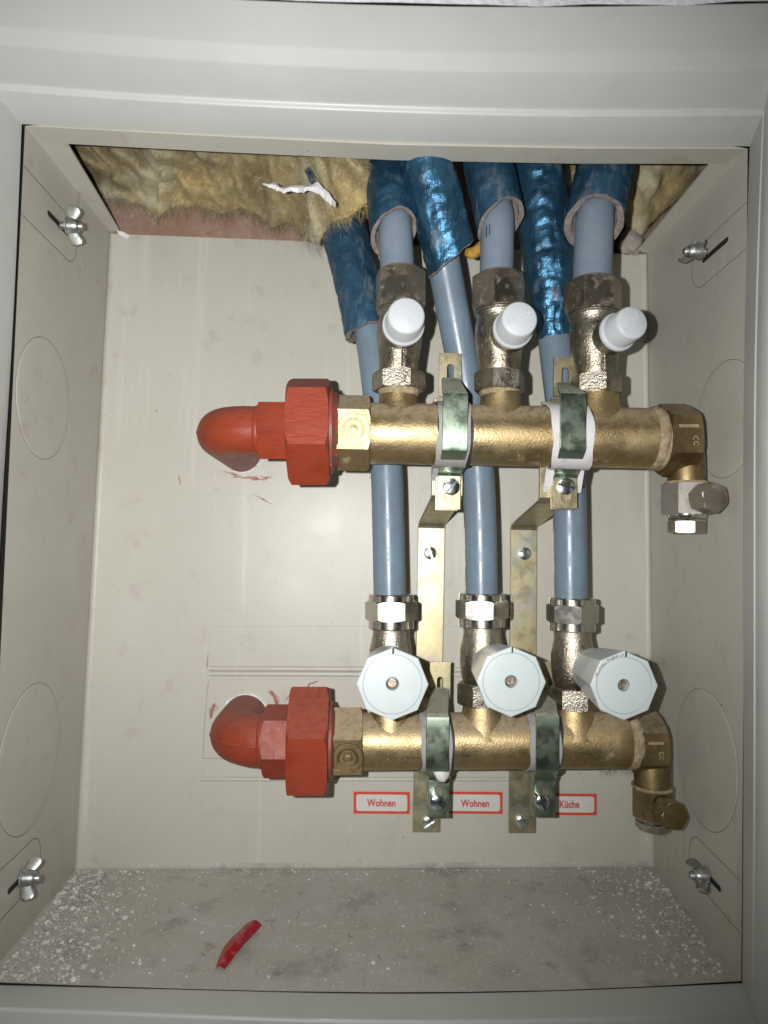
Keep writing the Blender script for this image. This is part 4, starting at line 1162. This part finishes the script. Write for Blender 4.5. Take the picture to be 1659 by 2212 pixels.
# three from the lower valves, passing behind the upper bar
l1, pt, r = pipe([(842, 1296, YL), (840, 1200, YL), (836, 1010, YL), (822, 880, YL), (803, 730, YL), (782, 640, -60), (750, 520, -54), (715, 400, -46)], 35, M_pipe, 'heating pipe from the leftmost lower valve, bending left behind the upper bar', 70)
sleeve_shell(l1, spline([P(794, 716, -61), P(780, 640, -60), P(752, 530, -55), P(722, 430, -48), P(700, 350, -44)], 56), 15.4, r + 1.2, M_foil_dull, .35, (2.2, 1.57), 4.2, longw=.35)
l2, pt, r = pipe([(1040, 1296, YL), (1038, 1150, YL), (1033, 1010, YL), (1012, 860, -64), (995, 760, -70), (968, 620, -82), (957, 560, -90), (944, 500, -94), (928, 430, -99), (915, 370, -104), (895, 300, -106)], 35, M_pipe, 'heating pipe from the middle lower valve, bending left under a crumpled foil sleeve', 70)
sleeve_shell(l2, spline([P(974, 560, -91), P(960, 500, -95), P(942, 430, -100), P(926, 370, -104), P(906, 300, -106), P(890, 230, -106)], 60), [16.4] * 20 + [16.6] * 40, r + 2.6, M_foil, .34, (7.5, 1.6), 5.5, longw=.9)
l3, pt, r = pipe([(1233, 1304, YL), (1231, 1150, YL), (1229, 1010, YL), (1215, 880, YL), (1198, 740, YL), (1186, 600, -64), (1174, 480, -68), (1160, 340, -70), (1150, 250, -70)], 35.5, M_pipe, 'heating pipe from the rightmost lower valve under the shiniest foil sleeve', 70)
sleeve_shell(l3, spline([P(1198, 732, -64), P(1192, 640, -66), P(1182, 540, -70), P(1170, 440, -74), P(1161, 345, -76), P(1150, 240, -76)], 80), list(np.interp(np.arange(80), [0, 5, 12, 26, 79], [11.0, 11.6, 14.0, 16.6, 17.2])), r + .5, M_foil, .60, (.8, 0.), 6.6, longw=.5, foam=False, front=(-.25, .55))
b = MB(); b.sweep(spline([P(1008, 545, -88), P(1022, 548, -86), P(1036, 538, -86), P(1046, 520, -86)], 12), [2.2, 3, 3.4, 3.6, 3.6, 3.6, 3.6, 3.6, 3.4, 3, 2.4, 2], 12)
b.obj('foam_strip', M_cord, l2, smooth=60, label='orange yellow foam strip under the sleeve end')

# ================================================================== mineral wool
def interp_poly(pl, x):
    pl = np.array(pl, float); return np.interp(x, pl[:, 0], pl[:, 1])
def fibres(mb, pts, nrmls, count, length, rad, seed, lift=2.0, droop=0.):
    r = np.random.default_rng(int(seed * 10))
    for _ in range(count):
        i = int(r.integers(len(pts))); p = pts[i] + r.normal(0, 1.2, 3); nn = nrmls[i]
        d_ = r.normal(0, 1, 3); d_ = nrm(d_ - nn * np.dot(d_, nn) * .75)
        L = length * r.uniform(.4, 1.4); cur = r.normal(0, .5, 3)
        k = 6; c = []
        for j in range(k):
            t = j / (k - 1)
            c.append(p + d_ * L * t + nn * lift * math.sin(t * math.pi) * r.uniform(.4, 1.3) + cur * L * .5 * t * t + np.array([0, 0, -droop * t * t]))
        c = np.array(c); tn = nrm(c[-1] - c[0]); a_, u, w = basis(tn)
        rings = [cc + np.array([u, -u * .5 + w * .87, -u * .5 - w * .87]) * rad * (1 - .6 * j / k) for j, cc in enumerate(c)]
        mb.grid(rings, True)
def wool(bottom, x0, x1, top_y, depth, label, material, nx, ny, amp, seed, nf, loc):
    rows = []; base = []
    for j in range(ny + 1):
        v = j / ny; row = []
        for i in range(nx + 1):
            x = x0 + (x1 - x0) * i / nx
            yb = interp_poly(bottom, x); y = top_y + (yb - top_y) * v
            Y = depth(x, v)
            p = P(x, y, Y)
            q_ = np.array([p[0] + .45 * p[2], p[1], p[2] * .55])
            big = fbm(q_ + seed, .024, 2); mid = fbm(q_ + seed, .045, 2); fine = fbm(p + seed * 2, .16, 2)
            edge = min(1., (1 - v) * 5)
            h = amp * (big * 1.0 + .55 * (abs(mid) * 1.6 - .3)) * (0.25 + .75 * edge) + .5 * fine
            d_ = nrm(np.array([0, -1.0, -.55]))
            row.append(p + d_ * h + np.array([1.2 * fine, 0, (2.4 * fine + 3.0 * mid) * (1 - edge)]))
        rows.append(np.array(row))
    # close it behind so the tuft has a body
    back = [r_ + np.array([0, 14.0 * math.sin(math.pi * min(1, (ny - j) / ny * 1.0)) ** .5 + 1.5 if j < ny else .8, 3.0]) for j, r_ in enumerate(rows)]
    root = thing('mineral_wool', label, 'insulation', loc)
    b = MB(); b.grid(rows + back[::-1] + [rows[0]], close=False)
    b.obj('wool_mass', material, root, smooth=180)
    G = np.array(rows); du = np.gradient(G, axis=1); dv = np.gradient(G, axis=0)
    nn = np.cross(du, dv); nn /= np.linalg.norm(nn, axis=2)[..., None]
    if nn[..., 1].mean() > 0: nn = -nn
    b = MB(); fibres(b, G.reshape(-1, 3), nn.reshape(-1, 3), nf, 5.5, .075, seed, 1.6)
    lowm = G[-3:].reshape(-1, 3); lown = nn[-3:].reshape(-1, 3)
    fibres(b, lowm, lown, nf // 10, 5.0, .07, seed + 1, 2.0, 4.)
    o = b.obj('fibres', M_fibre, root, smooth=180); o['kind'] = 'stuff'
    b = MB(); fibres(b, lowm, lown, nf // 40, 6.0, .055, seed + 2, 2.0, 7.)
    o = b.obj('dark_fibres', M_hair, root, smooth=180); o['kind'] = 'stuff'
    return root, G
bot = [(100, 300), (150, 345), (229, 425), (300, 440), (342, 470), (381, 444), (440, 450), (464, 466), (513, 455), (560, 468), (586, 496), (620, 482), (660, 508), (686, 532), (704, 492), (760, 464), (800, 430), (815, 350)]
def dep(x, v):
    near = np.interp(x, [100, 560, 640, 720, 815], [-6, -8, -22, -78, -84])
    top = np.interp(x, [100, 640, 815], [-70, -78, -92])
    return top + (near - top) * v ** 1.1
w1, G1 = wool(bot, 100, 815, 225, dep, 'large yellow brown tuft of mineral wool hanging in at the upper left', M_wool, 150, 46, 27., 3.3, 18000, P(450, 450, -10))
bot2 = [(1215, 400), (1300, 440), (1345, 470), (1362, 505), (1385, 512), (1420, 470), (1470, 430), (1540, 372), (1600, 330)]
def dep2(x, v): return -62 + 57 * v
w2, G2 = wool(bot2, 1205, 1600, 250, dep2, 'smaller darker tuft of mineral wool at the upper right corner', M_wool, 80, 36, 9., 8.1, 3500, P(1450, 450, -8))
# scrap of torn white foil on the wool
def jag(poly_top, poly_bot, Y, name, label, n=40, seed=4):
    r = random.Random(seed); A = []; B = []
    ts = sorted([0., 1.] + [r.random() for _ in range(n - 2)])
    for i in range(n):
        t = ts[i]; x = poly_top[0][0] + (poly_top[-1][0] - poly_top[0][0]) * t
        nt_ = mnoise.noise(Vector((t * 9, 3.3, seed))) * 7; nb_ = mnoise.noise(Vector((t * 12, 8.1, seed))) * 10
        yt = interp_poly(poly_top, x) + nt_ + r.gauss(0, .9); yb_ = interp_poly(poly_bot, x) + nb_ + r.gauss(0, 1.2)
        yb_ = max(yb_, yt + 1.0); yy = Y(x) + 2.0 * mnoise.noise(Vector((t * 7, 1.7, seed)))
        A.append(P(x, yt, yy)); B.append(P(x + r.gauss(0, .8), yb_, yy + 1.5 * mnoise.noise(Vector((t * 9, 6.7, seed)))))
    A = np.array(A); B = np.array(B); Mid = (A + B) / 2 + np.array([0, -1.3, 0]) + np.array([[0, .8 * mnoise.noise(Vector((k * .31, 2.2, seed))), 0] for k in range(n)])
    off = np.array([0, .35, 0])
    b = MB(); b.grid([A, Mid, B, B + off, Mid + off, A + off, A], close=False)
    return tag(b.obj(name, M_paper, None, A[n // 2], smooth=30), label, 'scrap')
jag([(568, 394), (590, 396), (610, 407), (650, 403), (675, 393), (692, 395), (705, 412), (726, 440)],
    [(568, 398), (590, 406), (610, 416), (650, 415), (675, 412), (692, 424), (705, 437), (726, 450)], lambda x: np.interp(x, [568, 640, 726], [-66, -74, -92]) - 10, 'torn_foil_scrap', 'ragged scrap of torn white foil stuck on the mineral wool')
# lump of mortar at the back right
b = MB(); c = P(1362, 524, -3)
b.lathe(c + [0, 0, -9], Z1, [(2, 0), (6, 1.5), (8.2, 5), (8.6, 9), (7.0, 14), (4.0, 18), (1.0, 20)], seg=26)
v = b.v[0]
for i in range(len(v)): v[i] += nrm(v[i] - c) * 2.6 * fbm(v[i], .22)
tag(b.obj('mortar_lump', M_concrete, None, c + [0, 0, -9], smooth=60), 'rough grey lump of mortar at the back below the right hand wool', 'mortar')

# ================================================================== stickers
def sticker(x0, y0, x1, y1, txt, tc, tw, label, skew=0.):
    a, b_, c_, d_ = P(x0, y0, 0), P(x1, y0 + skew, 0), P(x1, y1 + skew, 0), P(x0, y1, 0)
    yoff = -.95 if y0 < 1758 else -.3
    for q in (a, b_, c_, d_): q[1] = yoff
    root = thing('name_sticker', label, 'sticker', d_, 'red framed room stickers')
    bb = MB(); bb.slab([d_, c_, b_, a], fwd, .12); bb.obj('red_border', M_stk_red, root, smooth=0)
    ux = nrm(c_ - d_); uy = nrm(a - d_); w = np.linalg.norm(c_ - d_); h = np.linalg.norm(a - d_)
    mg = 1.8; r = 1.6; pts = []
    for cx, cy, a0 in ((w - mg - r, mg + r, -90), (w - mg - r, h - mg - r, 0), (mg + r, h - mg - r, 90), (mg + r, mg + r, 180)):
        for k in range(6): pts.append(d_ + ux * (cx + r * math.cos(R(a0 + 18 * k))) + uy * (cy + r * math.sin(R(a0 + 18 * k))) + fwd * .13)
    bb = MB(); bb.slab(pts, fwd, .06); bb.obj('white_field', M_stk_white, root, smooth=0)
    c = P(*tc, 0); c[1] = yoff - .20
    t = text_mb(txt, 5.1, c, ux, uy, .06, .80, .026); t.obj('lettering', M_stk_text, root, smooth=0)
    return root
sticker(764, 1709, 885, 1756, 'Wohnen', (824, 1734), 63, 'leftmost red framed sticker reading Wohnen, left of the left bracket', 1)
sticker(963, 1709, 1085, 1756, 'Wohnen', (1026, 1735), 63, 'middle red framed sticker reading Wohnen, between the brackets', 1)
sticker(1168, 1713, 1288, 1759, 'Küche', (1229, 1737), 48, 'rightmost red framed sticker reading Küche, right of the right bracket', 1)

# ================================================================== wing nuts
for c, a, dd, tilt, lab, stud in WN:
    root = thing('wing_nut', lab, 'wing nut', c, 'wing nuts holding the frame')
    WS = .78
    stud.obj('stud', M_wing, root, smooth=40)
    b = MB(); b.lathe(c, a, [(5.2, .3), (5.2, 1.2), (4.8, 1.6), (4.6, 4.5), (4.0, 7.0), (3.3, 7.8)], seg=28); b.obj('hub', M_wing, root, smooth=40)
    w = np.cross(a, dd)
    e = nrm(math.cos(tilt) * dd + math.sin(tilt) * w)
    t = np.cross(a, e)
    for sg in (-1, 1):
        k = 12; rings = []
        for i in range(k):
            s = i / (k - 1)
            p = c + e * sg * WS * (3.2 + 10.5 * s) + a * WS * (3.6 + 5.0 * s ** 1.3)
            h = 2.6 + 1.4 * math.sin(s * math.pi * .75); th_ = 1.25 - .25 * s
            if i == k - 1: h *= .72
            d1 = nrm(a - e * sg * .45)
            ring = [p + d1 * h * math.cos(x) + t * th_ * math.sin(x) for x in np.arange(14) * 2 * math.pi / 14]
            rings.append(np.array(ring))
        b = MB(); b.grid(rings, True, True, True); b.obj('wing', M_wing, root, smooth=60)

# ================================================================== things on the cabinet floor
fo = BBL
def on_floor(px, py):
    p = on_plane(px, py, fo, nF)
    v = p[1] / YF; u = (p[0] - (BBL + (FBL - BBL) * v)[0]) / ((BBR + (FBR - BBR) * v)[0] - (BBL + (FBL - BBL) * v)[0])
    return floor_pt(u, v)
# strip of red plastic film
pts = [on_floor(468, 2078), on_floor(482, 2058), on_floor(500, 2036), on_floor(520, 2017), on_floor(548, 1994)]
pth = spline([p + nF * h for p, h in zip(pts, (1.2, 2.4, 3.4, 3.0, 3.6))], 26)
tn = np.gradient(pth, axis=0); rings = []
for i, p in enumerate(pth):
    t = nrm(tn[i]); s = nrm(np.cross(t, nF)); g = i / 25
    hw = 4.8 * (.35 + .65 * math.sin(min(1, g * 1.6 + .15) * math.pi / 2)) * (1 if i < 24 else .9)
    row = []
    for j in range(9):
        x = (j / 8 - .5) * 2
        row.append(p + s * hw * x + nF * (1.8 * (1 - x * x) - .6 + .18 * math.sin(i * .9 + j)))
    rings.append(np.array(row))
b = MB(); b.grid(rings, close=False); b.grid([r_ - nF * .25 for r_ in rings], close=False)
tag(b.obj('red_plastic_scrap', M_plastic_red, None, pth[0], smooth=50), 'curled scrap of red plastic film lying on the cabinet floor', 'scrap')
# plaster grit
ico = np.array([(0, 0, 1), (.89, 0, .45), (.28, .85, .45), (-.72, .53, .45), (-.72, -.53, .45), (.28, -.85, .45), (.72, .53, -.45), (-.28, .85, -.45), (-.89, 0, -.45), (-.28, -.85, -.45), (.72, -.53, -.45), (0, 0, -1)])
icf = [(0, 1, 2), (0, 2, 3), (0, 3, 4), (0, 4, 5), (0, 5, 1), (1, 6, 2), (2, 7, 3), (3, 8, 4), (4, 9, 5), (5, 10, 1), (6, 7, 2), (7, 8, 3), (8, 9, 4), (9, 10, 5), (10, 6, 1), (11, 7, 6), (11, 8, 7), (11, 9, 8), (11, 10, 9), (11, 6, 10)]
def grit(mb, u, v, s):
    # u 0..1 left-right, v 0..1 back-front
    p = floor_pt(u, v)
    s = min(s, 2.3)
    k = ico * rng.uniform(.55, 1.25, (12, 1)) * s * np.array([1, rng.uniform(.6, 1.2), rng.uniform(.35, .7)])
    a = rng.uniform(0, 6.28); ca, sa = math.cos(a), math.sin(a)
    k = np.stack([k[:, 0] * ca - k[:, 1] * sa, k[:, 0] * sa + k[:, 1] * ca, k[:, 2]], 1)
    mb.add(p + nF * s * .3 + k, icf)
b = MB()
for _ in range(2100):       # left heap
    v = rng.uniform(.03, .99); u = abs(rng.normal(0, .045 + .035 * v)) + .006
    grit(b, u, v, rng.lognormal(-.7, .72))
for _ in range(1150):        # right edge
    v = rng.uniform(.02, .97); u = 1 - abs(rng.normal(0, .06)) - .006
    grit(b, min(u, .992), v, rng.lognormal(-.8, .72))
for _ in range(650):        # along the back edge
    u = rng.uniform(.02, .98); v = abs(rng.normal(0, .06)) + .03
    grit(b, u, v, rng.lognormal(-.8, .45))
for _ in range(900):        # scattered
    grit(b, rng.uniform(.02, .98), rng.uniform(.03, .97), rng.lognormal(-1.0, .5))
for u, v, s in ((.25, .62, 1.9), (.31, .60, 2.1), (.36, .92, 1.8), (.43, .55, 1.5), (.08, .05, 2.6), (.46, .08, 2.0), (.50, .82, 2.2), (.86, .46, 2.4), (.70, .88, 2.0), (.04, .72, 2.8), (.83, .2, 2.2), (.52, .86, 1.8)):
    grit(b, u, v, s * .8)
o = b.obj('plaster_grit', M_grit, None, (BBL + FBR) / 2, smooth=0); o['kind'] = 'stuff'; o['label'] = 'pale plaster grit strewn over the cabinet floor'
# loose dark fibres on the floor and hanging below the lower bar
b = MB()
for px, py, L in ((590, 1995, 10), (640, 1960, 9), (820, 2050, 5), (760, 2010, 6)):
    p = on_floor(px, py) + nF * .4; a = rng.uniform(0, 6.28)
    q = [p + np.array([math.cos(a), math.sin(a), 0]) * L * t + np.array([-math.sin(a), math.cos(a), 0]) * 2 * math.sin(t * 3) for t in np.linspace(0, 1, 8)]
    b.sweep(q, [.12] * 8, 5)
for _ in range(26):
    p = P(rng.uniform(1290, 1375), 1655, YL - 4); L = rng.uniform(3, 6)
    q = [p + np.array([rng.normal(0, .6) * t * 3, rng.normal(0, .4) * t, -L * t]) for t in np.linspace(0, 1, 6)]
    b.sweep(q, [.07] * 6, 4)
o = b.obj('loose_fibres', M_hair, None, P(700, 2000, -60), smooth=60); o['kind'] = 'stuff'; o['label'] = 'loose dark hairs and fluff on the floor and under the lower bar'

# worn print on the pipe of the middle upper valve
b = MB()
for px, y0, y1 in ((1050, 488, 512), (1057, 484, 506)):
    q = [P(x_, y_, -98 - 9.3) for x_, y_ in ((px, y0), (px + 1.6, y0), (px + 1.2, y1), (px - .4, y1))]
    b.add(q + [p + np.array([0, .3, 0]) for p in q], [(0, 1, 2, 3), (4, 7, 6, 5)])
b.obj('print_mark', M_ink, u2, smooth=0)
